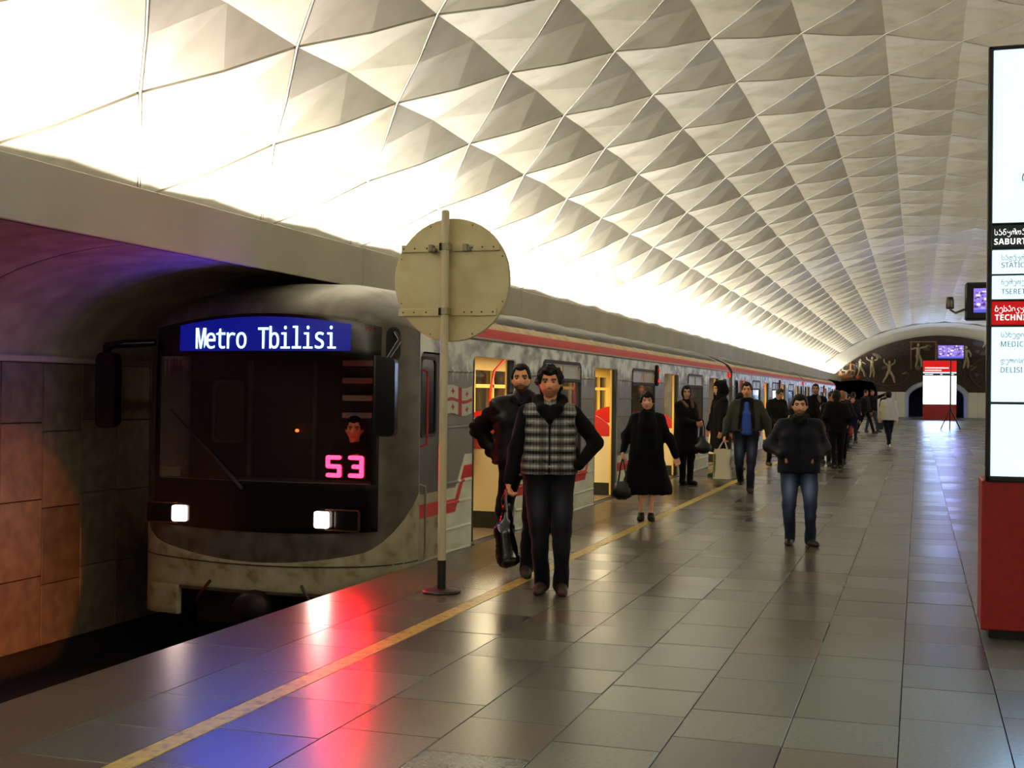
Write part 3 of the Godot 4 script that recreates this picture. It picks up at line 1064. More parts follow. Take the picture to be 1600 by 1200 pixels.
func screen_mat() -> StandardMaterial3D:
	var im := Image.create(64, 36, false, Image.FORMAT_RGB8)
	var r := RandomNumberGenerator.new()
	r.seed = 5
	im.fill(Color(0.55, 0.45, 0.85))
	for k in 90:
		var c := Color(0.9, 0.88, 1.0) if r.randf() < 0.5 else Color(0.30, 0.22, 0.42)
		im.fill_rect(Rect2i(r.randi() % 64, 6 + r.randi() % 28, 1 + r.randi() % 6, 1 + r.randi() % 4), c)
	im.fill_rect(Rect2i(0, 0, 64, 4), Color(0.3, 0.35, 0.8))
	var m := mat(Color(0.02, 0.02, 0.02), 0.3)
	m.emission_enabled = true
	m.emission = Color.WHITE
	m.emission_operator = BaseMaterial3D.EMISSION_OP_MULTIPLY
	m.emission_texture = ImageTexture.create_from_image(im)
	m.emission_energy_multiplier = 1.3
	return m

func round_board() -> void:
	var o := thing("round_sign", "round cream signboard seen from behind on a slim striped pole near the train's nose", "sign", Vector3(-3.42, 0, -8.83))
	var cream := tri_tex(mat(Color(0.82, 0.79, 0.63), 0.5), noise_tex(61, 0.005, [[0.0, Color(0.90, 0.86, 0.78)], [0.5, Color(0.97, 0.95, 0.92)], [1.0, grey(1.0)]], 512, 5), 1.0, false)
	var b := MB.new()
	b.tube([Vector3(0, 0.24, 0), Vector3(0, 2.88, 0), Vector3(0, 2.895, 0)], [0.031, 0.031, 0.024], 16)
	obj("pole", b, mat(Color(0.78, 0.74, 0.60), 0.4), o)
	b = MB.new()
	b.tube([Vector3(0, 0.02, 0), Vector3(0, 0.245, 0)], 0.033, 16)
	obj("dark_foot_band", b, mat(Color(0.04, 0.035, 0.03), 0.5), o)
	b = MB.new()
	b.lathe([Vector2(0, 0), Vector2(0.145, 0), Vector2(0.145, 0.012), Vector2(0.13, 0.022), Vector2(0.05, 0.03), Vector2(0, 0.03)], Vector3.ZERO, Basis.IDENTITY, 28, false)
	obj("foot_plate", b, mat(Color(0.16, 0.10, 0.08), 0.45), o)
	# the board turns its back to the viewer
	var cz := -0.06
	var face := Basis(Vector3(1, 0, 0), PI / 2)
	b = MB.new()
	b.lathe([Vector2(0, 0.0), Vector2(0.462, 0.0), Vector2(0.47, -0.006), Vector2(0.47, -0.022), Vector2(0.462, -0.028), Vector2(0, -0.028)], Vector3(0.03, 2.37, cz), face, 48, true)
	var bd := obj("board", b, cream, o)
	for y in [2.615, 2.125]:
		var wid := 0.80
		b = MB.new()
		b.box(Vector3(0.02 if y > 2.3 else 0.0, y, cz + 0.006), Vector3(wid, 0.058, 0.012), Basis.IDENTITY, 0.003)
		var st := obj("strap", b, cream, bd)
		b = MB.new()
		b.box(Vector3(0.0, y + 0.005, cz + 0.05), Vector3(0.076, 0.06, 0.085), Basis.IDENTITY, 0.008)
		var cl := obj("clamp", b, mat(Color(0.58, 0.54, 0.42), 0.4), o)
		b = MB.new()
		b.box(Vector3(-0.026, y, cz + 0.094), Vector3(0.02, 0.055, 0.006))
		obj("clamp_slot", b, M.black, cl)
		for x in [-0.36, -0.27, -0.17, 0.14, 0.2, 0.28, 0.37]:
			b = MB.new()
			b.ellipsoid(Vector3(x, y, cz + 0.013), Vector3(0.008, 0.008, 0.006), Basis.IDENTITY, 6, 4)
			obj("rivet", b, mat(Color(0.42, 0.37, 0.27), 0.5), bd)
	for x in [-0.125, 0.155]:
		b = MB.new()
		b.box(Vector3(x, 2.61, cz + 0.03), Vector3(0.035, 0.06, 0.05), Basis.IDENTITY, 0.006)
		b.box(Vector3(x + 0.025, 2.60, cz + 0.03), Vector3(0.03, 0.035, 0.035), Basis.IDENTITY, 0.006)
		obj("lug", b, mat(Color(0.5, 0.46, 0.36), 0.4), bd)
	for a in 8:
		var an := TAU * a / 8 + 0.4
		b = MB.new()
		b.ellipsoid(Vector3(0.03 + 0.445 * cos(an), 2.37 + 0.445 * sin(an), cz + 0.002), Vector3(0.007, 0.007, 0.005), Basis.IDENTITY, 6, 4)
		obj("rivet", b, mat(Color(0.42, 0.37, 0.27), 0.5), bd)

# ---------------------------------------------------------------- the train
const TX := -5.6       # middle of the train
const TH := 1.35       # half its width
const SIDE := -4.25    # its platform side
const Y_EAVE := 2.06

func roof_y(a: float) -> float:
	var pts := [[0.0, 2.55], [0.5, 2.535], [0.85, 2.475], [1.15, 2.31], [1.27, 2.18], [1.35, 2.06]]
	a = absf(a)
	for k in pts.size() - 1:
		if a <= pts[k + 1][0]:
			return lerpf(pts[k][1], pts[k + 1][1], (a - pts[k][0]) / (pts[k + 1][0] - pts[k][0]))
	return 2.06

# paint of a carriage side, Y from -0.32 to 2.06
func side_paint(l: float, doors: Array, seed_: int) -> ImageTexture:
	var w := 2048
	var h := 192
	var im := Image.create(w, h, false, Image.FORMAT_RGB8)
	var f := FastNoiseLite.new()
	f.seed = seed_
	f.frequency = 0.02
	f.fractal_octaves = 4
	var g := FastNoiseLite.new()
	g.seed = seed_ + 1
	g.frequency = 0.06
	var grey_c := Color(0.50, 0.49, 0.475)
	var white_c := Color(0.92, 0.93, 0.86)
	var red_c := Color(0.84, 0.09, 0.05)
	var dirt := Color(0.95, 0.97, 0.93)
	for i in w:
		var s := l * i / w
		var off := 0.0
		for d in doors:
			if s > d - 0.47 and s < d + 0.3:
				off = 0.31 * clampf((s - (d - 0.47)) / 0.25, 0.0, 1.0)
		var drip := 1.72 + 0.16 * f.get_noise_2d(i * 3.0, 7.0) + 0.12 * g.get_noise_2d(i * 2.2, 55.0)
		for j in h:
			var y := 2.06 - 2.38 * (j + 0.5) / h
			var c := grey_c
			if y < 0.595 + off:
				c = white_c
			if y > 0.365 + off and y < 0.49 + off:
				c = red_c
			var nn := f.get_noise_2d(i * 0.8, j * 2.0)
			if y > drip - 0.05:
				var k := clampf((y - drip + 0.05) / 0.13, 0.0, 1.0) * clampf(0.85 + nn * 1.3, 0.0, 1.0)
				c = c.lerp(dirt, k)
			c = c * (1.0 + 0.10 * nn)
			if y < 0.0:
				c = c * 0.9
			im.set_pixel(i, j, c)
	return ImageTexture.create_from_image(im)

# wall of a carriage between s0 and s1 (metres from its start d0), with openings [s0, s1, y0, y1]
func side_wall(d0: float, l: float, x: float, holes: Array, outward: float) -> MB:
	var b := MB.new()
	var ss := [0.0, l]
	var ys := [-0.32, Y_EAVE]
	for q in holes:
		ss.append_array([q[0], q[1]])
		ys.append_array([q[2], q[3]])
	ss.sort()
	ys.sort()
	var th := 0.06 * outward
	for i in ss.size() - 1:
		if ss[i + 1] - ss[i] < 0.001:
			continue
		for j in ys.size() - 1:
			if ys[j + 1] - ys[j] < 0.001:
				continue
			var cs: float = (ss[i] + ss[i + 1]) / 2
			var cy: float = (ys[j] + ys[j + 1]) / 2
			var open := false
			for q in holes:
				if cs > q[0] and cs < q[1] and cy > q[2] and cy < q[3]:
					open = true
			if open:
				continue
			var p := []
			var uv := []
			for e in [[i, j], [i + 1, j], [i + 1, j + 1], [i, j + 1]]:
				p.append(Vector3(x, ys[e[1]], -(d0 + ss[e[0]])))
				uv.append(Vector2(ss[e[0]] / l, (2.06 - ys[e[1]]) / 2.38))
			b.quad(p[0], p[1], p[2], p[3], Vector3(outward, 0, 0), uv[0], uv[1], uv[2], uv[3])
	for q in holes:
		var m := Vector2((q[0] + q[1]) / 2, (q[2] + q[3]) / 2)
		var cs := [[q[0], q[2]], [q[1], q[2]], [q[1], q[3]], [q[0], q[3]]]
		for k in 4:
			var a: Array = cs[k]
			var e: Array = cs[(k + 1) % 4]
			var mid := Vector2((a[0] + e[0]) / 2, (a[1] + e[1]) / 2)
			var uva := Vector2(a[0] / l, (2.06 - a[1]) / 2.38)
			b.quad(Vector3(x, a[1], -(d0 + a[0])), Vector3(x, e[1], -(d0 + e[0])), Vector3(x - th, e[1], -(d0 + e[0])), Vector3(x - th, a[1], -(d0 + a[0])), Vector3(0, m.y - mid.y, -(m.x - mid.x)), uva, uva, uva, uva)
		# rounded upper corners
		var r := 0.09
		for sg in [0, 1]:
			var poly := [Vector2(q[sg], q[3])]
			var cx: float = q[0] + r if sg == 0 else q[1] - r
			for a in 6:
				var an := PI / 2 * a / 5
				poly.append(Vector2(cx + (-r * cos(an) if sg == 0 else r * cos(an)), q[3] - r + r * sin(an)))
			for k in range(1, 6):
				var tr := []
				var uv := []
				for v2 in [poly[0], poly[k], poly[k + 1] if k < 6 else poly[0]]:
					tr.append(Vector3(x + 0.0005 * outward, v2.y, -(d0 + v2.x)))
					uv.append(Vector2(v2.x / l, (2.06 - v2.y) / 2.38))
				b.tri(tr[0], tr[1], tr[2], Vector3(outward, 0, 0), uv[0], uv[1], uv[2])
	return b

func rounded(w: float, h: float, r: float, n := 5) -> PackedVector2Array:
	var p := PackedVector2Array()
	for q in [[1, 1], [-1, 1], [-1, -1], [1, -1]]:
		var a0: float = {0: 0.0, 1: PI / 2, 2: PI, 3: 3 * PI / 2}[[[1, 1], [-1, 1], [-1, -1], [1, -1]].find(q)]
		for k in n:
			var an := a0 + PI / 2 * k / (n - 1)
			p.append(Vector2(q[0] * (w / 2 - r) + r * cos(an), q[1] * (h / 2 - r) + r * sin(an)))
	return p

func ring(b: MB, outer: PackedVector2Array, inner: PackedVector2Array, depth: float, at: Vector3, x: Basis) -> void:
	var n := outer.size()
	for k in n:
		var k2 := (k + 1) % n
		var f := func(p: Vector2, z: float) -> Vector3: return at + x * Vector3(p.x, p.y, z)
		var o1: Vector2 = outer[k]
		var o2: Vector2 = outer[k2]
		var i1: Vector2 = inner[k]
		var i2: Vector2 = inner[k2]
		b.quad(f.call(o1, depth), f.call(o2, depth), f.call(i2, depth), f.call(i1, depth), x * Vector3(0, 0, 1))
		b.quad(f.call(o1, 0), f.call(o2, 0), f.call(o2, depth), f.call(o1, depth), x * Vector3((o1 + o2).x, (o1 + o2).y, 0))
		b.quad(f.call(i1, 0), f.call(i2, 0), f.call(i2, depth), f.call(i1, depth), x * -Vector3((i1 + i2).x, (i1 + i2).y, 0))

var TM := {}

func train_materials() -> void:
	TM.dark = mat(Color(0.035, 0.033, 0.032), 0.5)
	TM.rubber = mat(Color(0.05, 0.045, 0.042), 0.6)
	TM.glass = mat(Color(0.05, 0.05, 0.055, 0.40), 0.06, 0.0, 0.6)
	TM.glass.transparency = BaseMaterial3D.TRANSPARENCY_ALPHA
	TM.frost = mat(Color(0.66, 0.66, 0.58), 0.35)
	TM.metal = mat(Color(0.62, 0.60, 0.55), 0.35, 0.8)
	TM.yellow = mat(Color(0.92, 0.77, 0.36), 0.45)
	TM.cream = mat(Color(0.86, 0.80, 0.62), 0.5)
	TM.red = mat(Color(0.72, 0.05, 0.04), 0.35)
	TM.redpaint = tri_tex(mat(Color(0.84, 0.08, 0.045), 0.45), noise_tex(71, 0.02, [[0.0, grey(0.85)], [0.5, grey(0.95)], [1.0, grey(1.0)]]), 0.6)
	TM.creampaint = tri_tex(mat(Color(0.86, 0.78, 0.58), 0.5), noise_tex(72, 0.015, [[0.0, Color(0.6, 0.55, 0.5)], [0.5, Color(0.85, 0.82, 0.78)], [1.0, grey(1.0)]]), 0.6)
	TM.vent = mat(Color(0.20, 0.18, 0.165), 0.5)
	TM.roof = tri_tex(mat(Color(0.30, 0.27, 0.235), 0.55), noise_tex(73, 0.02, [[0.0, grey(0.55)], [1.0, grey(1.0)]]), 0.5)
	TM.grey = tri_tex(mat(Color(0.40, 0.385, 0.36), 0.42, 0.25), noise_tex(74, 0.01, [[0.0, Color(0.62, 0.58, 0.52)], [0.5, Color(0.88, 0.86, 0.83)], [1.0, grey(1.0)]], 512, 5), 0.7)
	TM.white = tri_tex(mat(Color(0.72, 0.70, 0.60), 0.5), noise_tex(75, 0.012, [[0.0, Color(0.6, 0.55, 0.45)], [0.4, Color(0.9, 0.88, 0.82)], [1.0, grey(1.0)]], 512, 5), 0.8)
	TM.black = mat(Color(0.022, 0.02, 0.02), 0.18, 0.0, 0.5)
	TM.floor = mat(Color(0.42, 0.36, 0.26), 0.5)

func car(d0: float, l: float, doors: Array, wins: Array, tex: Texture2D, label: String, nose: bool) -> Node3D:
	var o := thing("train_carriage", label, "train", Vector3.ZERO, 0.0, "carriages of the train")
	var paint := mat(Color(1, 1, 1), 0.42, 0.1)
	paint.albedo_texture = tex
	var holes := []
	for s in doors:
		holes.append([s, s + 1.4, -0.02, 1.88])
	for s in wins:
		holes.append([s, s + 1.72, 0.62, 1.90])
	var ends := [l - 0.95] if nose else [0.45, l - 0.95]
	for s in ends:
		holes.append([s, s + 0.5, 0.75, 1.86])
	if nose:
		holes.append([0.02, 0.58, -0.02, 1.88])
	obj("body_side", side_wall(d0, l, SIDE, holes, 1.0), paint, o)
	var fh := []
	for s in doors:
		fh.append([s, s + 1.4, 0.7, 1.88])
	for s in wins:
		fh.append([s, s + 1.72, 0.62, 1.90])
	obj("far_body_side", side_wall(d0, l, TX - TH, fh, -1.0), paint, o)
	# pressed beads
	var bk := 0
	for y in [1.72, 1.45, 1.18, 0.65, 0.455, 0.205, -0.01]:
		var cuts := [0.0 if not nose else 0.66]
		for q in holes:
			if y > q[2] and y < q[3] and q[0] > 0.1:
				cuts.append_array([q[0] - 0.04, q[1] + 0.04])
		cuts.append(l)
		cuts.sort()
		for k in range(0, cuts.size() - 1, 2):
			if cuts[k + 1] - cuts[k] < 0.1:
				continue
			var b := MB.new()
			var n0 := 24
			for e in n0:
				var sa: float = lerpf(cuts[k], cuts[k + 1], float(e) / n0)
				var sb: float = lerpf(cuts[k], cuts[k + 1], float(e + 1) / n0)
				var pr := [[0.0, 0.016], [0.014, 0.009], [0.017, 0.0], [0.014, -0.009], [0.0, -0.016]]
				for q in 4:
					var y1: float = y + pr[q][1]
					var y2: float = y + pr[q + 1][1]
					var vv: float = (2.06 - y) / 2.38
					b.quad(Vector3(SIDE + pr[q][0], y1, -(d0 + sa)), Vector3(SIDE + pr[q][0], y1, -(d0 + sb)), Vector3(SIDE + pr[q + 1][0], y2, -(d0 + sb)), Vector3(SIDE + pr[q + 1][0], y2, -(d0 + sa)), Vector3(1, [1, 0.4, -0.4, -1][q], 0), Vector2(sa / l, vv), Vector2(sb / l, vv), Vector2(sb / l, vv), Vector2(sa / l, vv))
			many("side_bead", bk, b.mesh(), paint, o)
			bk += 1
	# gutter, red and cream bands, roof
	var bands := [["gutter", [[1.35, 2.045], [1.375, 2.05], [1.375, 2.075], [1.345, 2.08]], TM.metal], ["red_band", [[1.345, 2.075], [1.335, 2.125], [1.295, 2.185]], TM.redpaint], ["cream_band", [[1.295, 2.185], [1.24, 2.24], [1.15, 2.285]], TM.creampaint], ["roof", [[1.15, 2.285], [1.02, 2.35], [0.85, 2.42], [0.5, 2.50], [0.0, 2.53], [-0.5, 2.52], [-0.85, 2.455], [-1.15, 2.30], [-1.30, 2.175], [-1.35, 2.045]], TM.roof]]
	for q in bands:
		var b := MB.new()
		var rows := []
		for p in q[1]:
			rows.append(PackedVector3Array([Vector3(TX + p[0], p[1], -(d0 + (0.65 if nose else 0.0))), Vector3(TX + p[0], p[1], -(d0 + l))]))
		b.grid(rows, false, true)
		obj(q[0], b, q[2], o)
	var s := 1.2
	while s < l - 1.0:
		var b := MB.new()
		var rows := []
		for e in 9:
			var sl := s + 1.36 * e / 8.0
			var lift := 0.034 * pow(sin(PI * clampf(e / 8.0, 0.01, 0.99)), 0.4)
			var row := PackedVector3Array()
			for p in [[1.19, 2.262], [1.14, 2.295], [1.04, 2.345], [0.92, 2.395], [0.78, 2.44], [0.66, 2.465]]:
				var edge := 1.0 if p[0] > 0.7 and p[0] < 1.18 else 0.0
				row.append(Vector3(TX + p[0] + lift * 0.6 * edge, p[1] + lift * edge, -(d0 + sl)))
			rows.append(row)
		b.grid(rows, false, false)
		obj("roof_vent", b, TM.vent, o)
		s += 1.42
	# underframe and floor
	var u := MB.new()
	u.box(Vector3(TX, -0.10, -(d0 + l / 2 + 0.1)), Vector3(2.60, 0.16, l - 0.3))
	obj("underframe", u, TM.dark, o)
	u = MB.new()
	u.box(Vector3(TX, -0.012, -(d0 + l / 2 + 0.4)), Vector3(2.56, 0.02, l - 0.9))
	obj("saloon_floor", u, TM.floor, o)
	for q in [0.2, 0.8]:
		u = MB.new()
		u.box(Vector3(TX, -0.55, -(d0 + l * q)), Vector3(2.2, 0.6, 2.6), Basis.IDENTITY, 0.08)
		obj("bogie", u, TM.dark, o)
	# inside
	var b2 := MB.new()
	b2.box(Vector3(TX, 2.14, -(d0 + l / 2 + 0.4)), Vector3(2.3, 0.03, l - 1.0))
	obj("saloon_ceiling", b2, TM.cream, o)
	b2 = MB.new()
	var hx := TX - TH + 0.085
	var ss := [0.75]
	for q in fh:
		ss.append_array([q[0], q[1]])
	ss.append(l - 0.1)
	ss.sort()
	for k in range(0, ss.size() - 1, 2):
		b2.box(Vector3(hx, 1.05, -(d0 + (ss[k] + ss[k + 1]) / 2)), Vector3(0.04, 2.1, ss[k + 1] - ss[k]))
	for q in fh:
		b2.box(Vector3(hx, 2.0, -(d0 + (q[0] + q[1]) / 2)), Vector3(0.04, 0.24, q[1] - q[0]))
		b2.box(Vector3(hx, q[2] / 2, -(d0 + (q[0] + q[1]) / 2)), Vector3(0.04, q[2], q[1] - q[0]))
		b2.box(Vector3(hx + 0.01, 1.62, -(d0 + (q[0] + q[1]) / 2)), Vector3(0.05, 0.06, q[1] - q[0]))
		b2.box(Vector3(hx + 0.01, 1.2, -(d0 + (q[0] + q[1]) / 2)), Vector3(0.05, 1.36, 0.07))
	obj("saloon_wall", b2, TM.yellow, o)
	for q in fh:
		var g := MB.new()
		g.box(Vector3(hx - 0.03, (q[2] + q[3]) / 2, -(d0 + (q[0] + q[1]) / 2)), Vector3(0.012, q[3] - q[2], q[1] - q[0]))
		obj("far_window", g, TM.glass, o)
	for e in [0.72, l - 0.06]:
		b2 = MB.new()
		b2.box(Vector3(TX, 1.1, -(d0 + e)), Vector3(2.66, 2.2, 0.06))
		obj("end_wall", b2, TM.cream if e < 1 else TM.grey, o)
	# seats and screens either side of every door, hand rails
	for sdoor in doors:
		for e in [-1, 1]:
			var sp: float = sdoor - 0.06 if e < 0 else sdoor + 1.46
			for sx in [1, -1]:
				var xc: float = TX + sx * 0.98
				b2 = MB.new()
				b2.box(Vector3(xc, 0.52, -(d0 + sp)), Vector3(0.58, 0.72, 0.03), Basis.IDENTITY, 0.008)
				var scr := obj("seat_screen", b2, TM.cream, o)
				b2 = MB.new()
				b2.box(Vector3(xc, 0.09, -(d0 + sp)), Vector3(0.60, 0.20, 0.036), Basis.IDENTITY, 0.008)
				obj("kick_panel", b2, TM.rubber, scr)
				b2 = MB.new()
				var poly := PackedVector2Array([Vector2(-0.29, 0.88)])
				for a in 9:
					var an := PI / 2 * a / 8
					poly.append(Vector2(-0.29 + 0.58 * sin(an), 0.88 + 0.36 * cos(an)) if sx > 0 else Vector2(0.29 - 0.58 * sin(an), 0.88 + 0.36 * cos(an)))
				if sx < 0:
					poly[0] = Vector2(0.29, 0.88)
				b2.extrude(poly, 0.03, Vector3(xc, 0, -(d0 + sp) - 0.015))
				obj("screen_top", b2, TM.red, scr)
				b2 = MB.new()
				var x1: float = TX + sx * 0.68
				b2.tube([Vector3(x1, 0.02, -(d0 + sp)), Vector3(x1, 1.5, -(d0 + sp)), Vector3(x1 - sx * 0.04, 1.85, -(d0 + sp + 0.08 * e)), Vector3(x1 - sx * 0.12, 2.0, -(d0 + sp + 0.25 * e)), Vector3(x1 - sx * 0.15, 2.11, -(d0 + sp + 0.5 * e))], 0.02, 8)
				obj("hand_rail", b2, TM.red, o)
	var all := []
	for k in doors.size():
		var a: float = doors[k] + 1.5
		var e: float = doors[k + 1] - 0.1 if k + 1 < doors.size() else l - 0.3
		for sx in [1, -1]:
			b2 = MB.new()
			b2.box(Vector3(TX + sx * 1.0, 0.42, -(d0 + (a + e) / 2)), Vector3(0.48, 0.10, e - a), Basis.IDENTITY, 0.03)
			b2.box(Vector3(TX + sx * 1.2, 0.68, -(d0 + (a + e) / 2)), Vector3(0.10, 0.46, e - a), Basis.IDENTITY, 0.03)
			b2.box(Vector3(TX + sx * 1.05, 0.2, -(d0 + (a + e) / 2)), Vector3(0.3, 0.38, e - a))
			obj("bench_seat", b2, TM.rubber, o)
	# door posts, sills, leaf edges
	for sdoor in doors:
		for e in [0, 1]:
			b2 = MB.new()
			var sp: float = sdoor + 0.02 if e == 0 else sdoor + 1.38
			b2.box(Vector3(SIDE - 0.085, 0.94, -(d0 + sp)), Vector3(0.05, 1.86, 0.05), Basis.IDENTITY, 0.006)
			obj("door_post", b2, TM.yellow, o)
			b2 = MB.new()
			var lp: float = sdoor - 0.02 if e == 0 else sdoor + 1.26
			b2.box(Vector3(SIDE - 0.035, 0.94, -(d0 + lp + 0.05)), Vector3(0.035, 1.86, 0.16), Basis.IDENTITY, 0.008)
			obj("door_leaf_edge", b2, TM.rubber, o)
		b2 = MB.new()
		b2.box(Vector3(SIDE - 0.01, -0.04, -(d0 + sdoor + 0.7)), Vector3(0.13, 0.06, 1.46), Basis.IDENTITY, 0.012)
		obj("door_sill", b2, TM.rubber, o)
	# windows
	var turn := Basis(Vector3(0, 1, 0), PI / 2)
	for sw in wins:
		var c := Vector3(SIDE - 0.02, 1.26, -(d0 + sw + 0.86))
		b2 = MB.new()
		ring(b2, rounded(1.76, 1.32, 0.11), rounded(1.67, 1.23, 0.09), 0.032, c, turn)
		b2.box(c + Vector3(0.012, 0.42, 0), Vector3(0.04, 0.05, 1.66), Basis.IDENTITY, 0.006)
		var wf := obj("window_frame", b2, TM.rubber, o)
		b2 = MB.new()
		b2.box(c + Vector3(0, -0.10, 0), Vector3(0.008, 1.02, 1.66))
		obj("window_pane", b2, TM.glass, wf)
		b2 = MB.new()
		for e in [-0.405, 0.405]:
			b2.box(c + Vector3(0.005, 0.525, e), Vector3(0.01, 0.17, 0.74), Basis.IDENTITY, 0.003)
		obj("vent_pane", b2, TM.frost, wf)
		b2 = MB.new()
		for e in [0.445, 0.61]:
			b2.box(c + Vector3(0.02, e, 0), Vector3(0.02, 0.02, 1.62), Basis.IDENTITY, 0.004)
		for e in [-0.81, 0.0, 0.81]:
			b2.box(c + Vector3(0.02, 0.525, e), Vector3(0.02, 0.17, 0.025), Basis.IDENTITY, 0.004)
		obj("vent_frame", b2, TM.metal, wf)
	for s2 in ends:
		b2 = MB.new()
		var c := Vector3(SIDE - 0.02, 1.305, -(d0 + s2 + 0.25))
		ring(b2, rounded(0.54, 1.15, 0.1), rounded(0.46, 1.07, 0.08), 0.032, c, turn)
		var wf := obj("window_frame", b2, TM.rubber, o)
		b2 = MB.new()
		b2.box(c, Vector3(0.008, 1.08, 0.46))
		obj("window_pane", b2, TM.glass, wf)
	# signal lamps beside a window, red end lamp
	var sl2: float = wins[1] + 1.80
	b2 = MB.new()
	b2.box(Vector3(SIDE + 0.03, 1.83, -(d0 + sl2)), Vector3(0.06, 0.36, 0.09), Basis.IDENTITY, 0.02)
	var sh := obj("signal_housing", b2, TM.rubber, o)
	for y in [1.92, 1.74]:
		b2 = MB.new()
		b2.ellipsoid(Vector3(SIDE + 0.062, y, -(d0 + sl2)), Vector3(0.018, 0.035, 0.035), Basis.IDENTITY, 10, 6)
		obj("signal_lamp", b2, glow(Color(1.0, 0.08, 0.05), 0.8 if y > 1.8 else 1.6), sh)
	b2 = MB.new()
	b2.box(Vector3(SIDE - 0.03, 1.98, -(d0 + l - 0.12)), Vector3(0.14, 0.13, 0.2), Basis.IDENTITY, 0.02)
	obj("tail_lamp", b2, glow(Color(1.0, 0.06, 0.04), 0.7, Color(0.5, 0.03, 0.03)), o)
	# light inside
	b2 = MB.new()
	b2.box(Vector3(TX, 2.115, -(d0 + l / 2 + 0.3)), Vector3(0.3, 0.02, l - 2.4))
	obj("light_strip", b2, glow(Color(1.0, 0.88, 0.6), 1.6), o)
	area(Vector3(TX, 2.095, -(d0 + l / 2 + 0.3)), Vector3(0, -1, 0), Vector2(0.3, l - 2.4), Color(1.0, 0.93, 0.76), SALOON, o)
	return o

const SALOON := 58.0

# the front of the train: a point for the sideways place a (-1.35 .. 1.35) and the height y, pushed out by f
func nose_d(a: float) -> float:
	a = absf(a)
	if a < 1.05:
		return 9.88 + 0.09 * pow(a / 1.05, 2.0)
	var q := clampf((a - 1.05) / 0.30, 0.0, 1.0)
	return 9.97 + 0.03 * q + 0.38 * (1.0 - sqrt(maxf(0.0, 1.0 - q * q)))

func nose_pt(a: float, y: float, f := 0.0) -> Vector3:
	var lean := 0.05 * pow(maxf(0.0, y - 0.6) / 1.6, 2.0)
	var p := Vector3(TX + a, y, -(nose_d(a) + lean))
	if f != 0.0:
		var t := nose_d(minf(a + 0.01, 1.35)) - nose_d(maxf(a - 0.01, -1.35))
		var w := minf(a + 0.01, 1.35) - maxf(a - 0.01, -1.35)
		var nn := Vector3(t, 0, w).normalized()
		p += nn * f
	return p

func nose_panel(a0: float, a1: float, lo: Callable, hi: Callable, f: float, na := 24, ny := 6, edge := 0.0) -> MB:
	var b := MB.new()
	var rows := []
	for j in ny + 1:
		var row := PackedVector3Array()
		for i in na + 1:
			var u := float(i) / na
			var a := lerpf(a0, a1, u)
			if absf(a) > 1.05:   # finer towards the corners
				var s := signf(a)
				var q := (absf(a) - 1.05) / 0.3
				a = s * (1.05 + 0.3 * sin(q * PI / 2))
			row.append(nose_pt(a, lerpf(lo.call(a), hi.call(a), float(j) / ny), f))
		rows.append(row)
	if edge > 0.0:
		var first := PackedVector3Array()
		var last := PackedVector3Array()
		for i in na + 1:
			first.append(rows[0][i] - Vector3(0, 0, edge))
			last.append(rows[-1][i] - Vector3(0, 0, edge))
		rows.push_front(first)
		rows.push_back(last)
		for r in rows.size():
			var row: PackedVector3Array = rows[r]
			row.insert(0, row[0] - Vector3(0, 0, edge))
			row.append(row[-1] - Vector3(0, 0, edge))
			rows[r] = row
	b.grid(rows, false, true)
	return b

func flat(y: float) -> Callable:
	return func(_a: float) -> float: return y

func front_top(a: float) -> float:
	return 2.22 - 0.15 * pow(a / 1.35, 2.0)

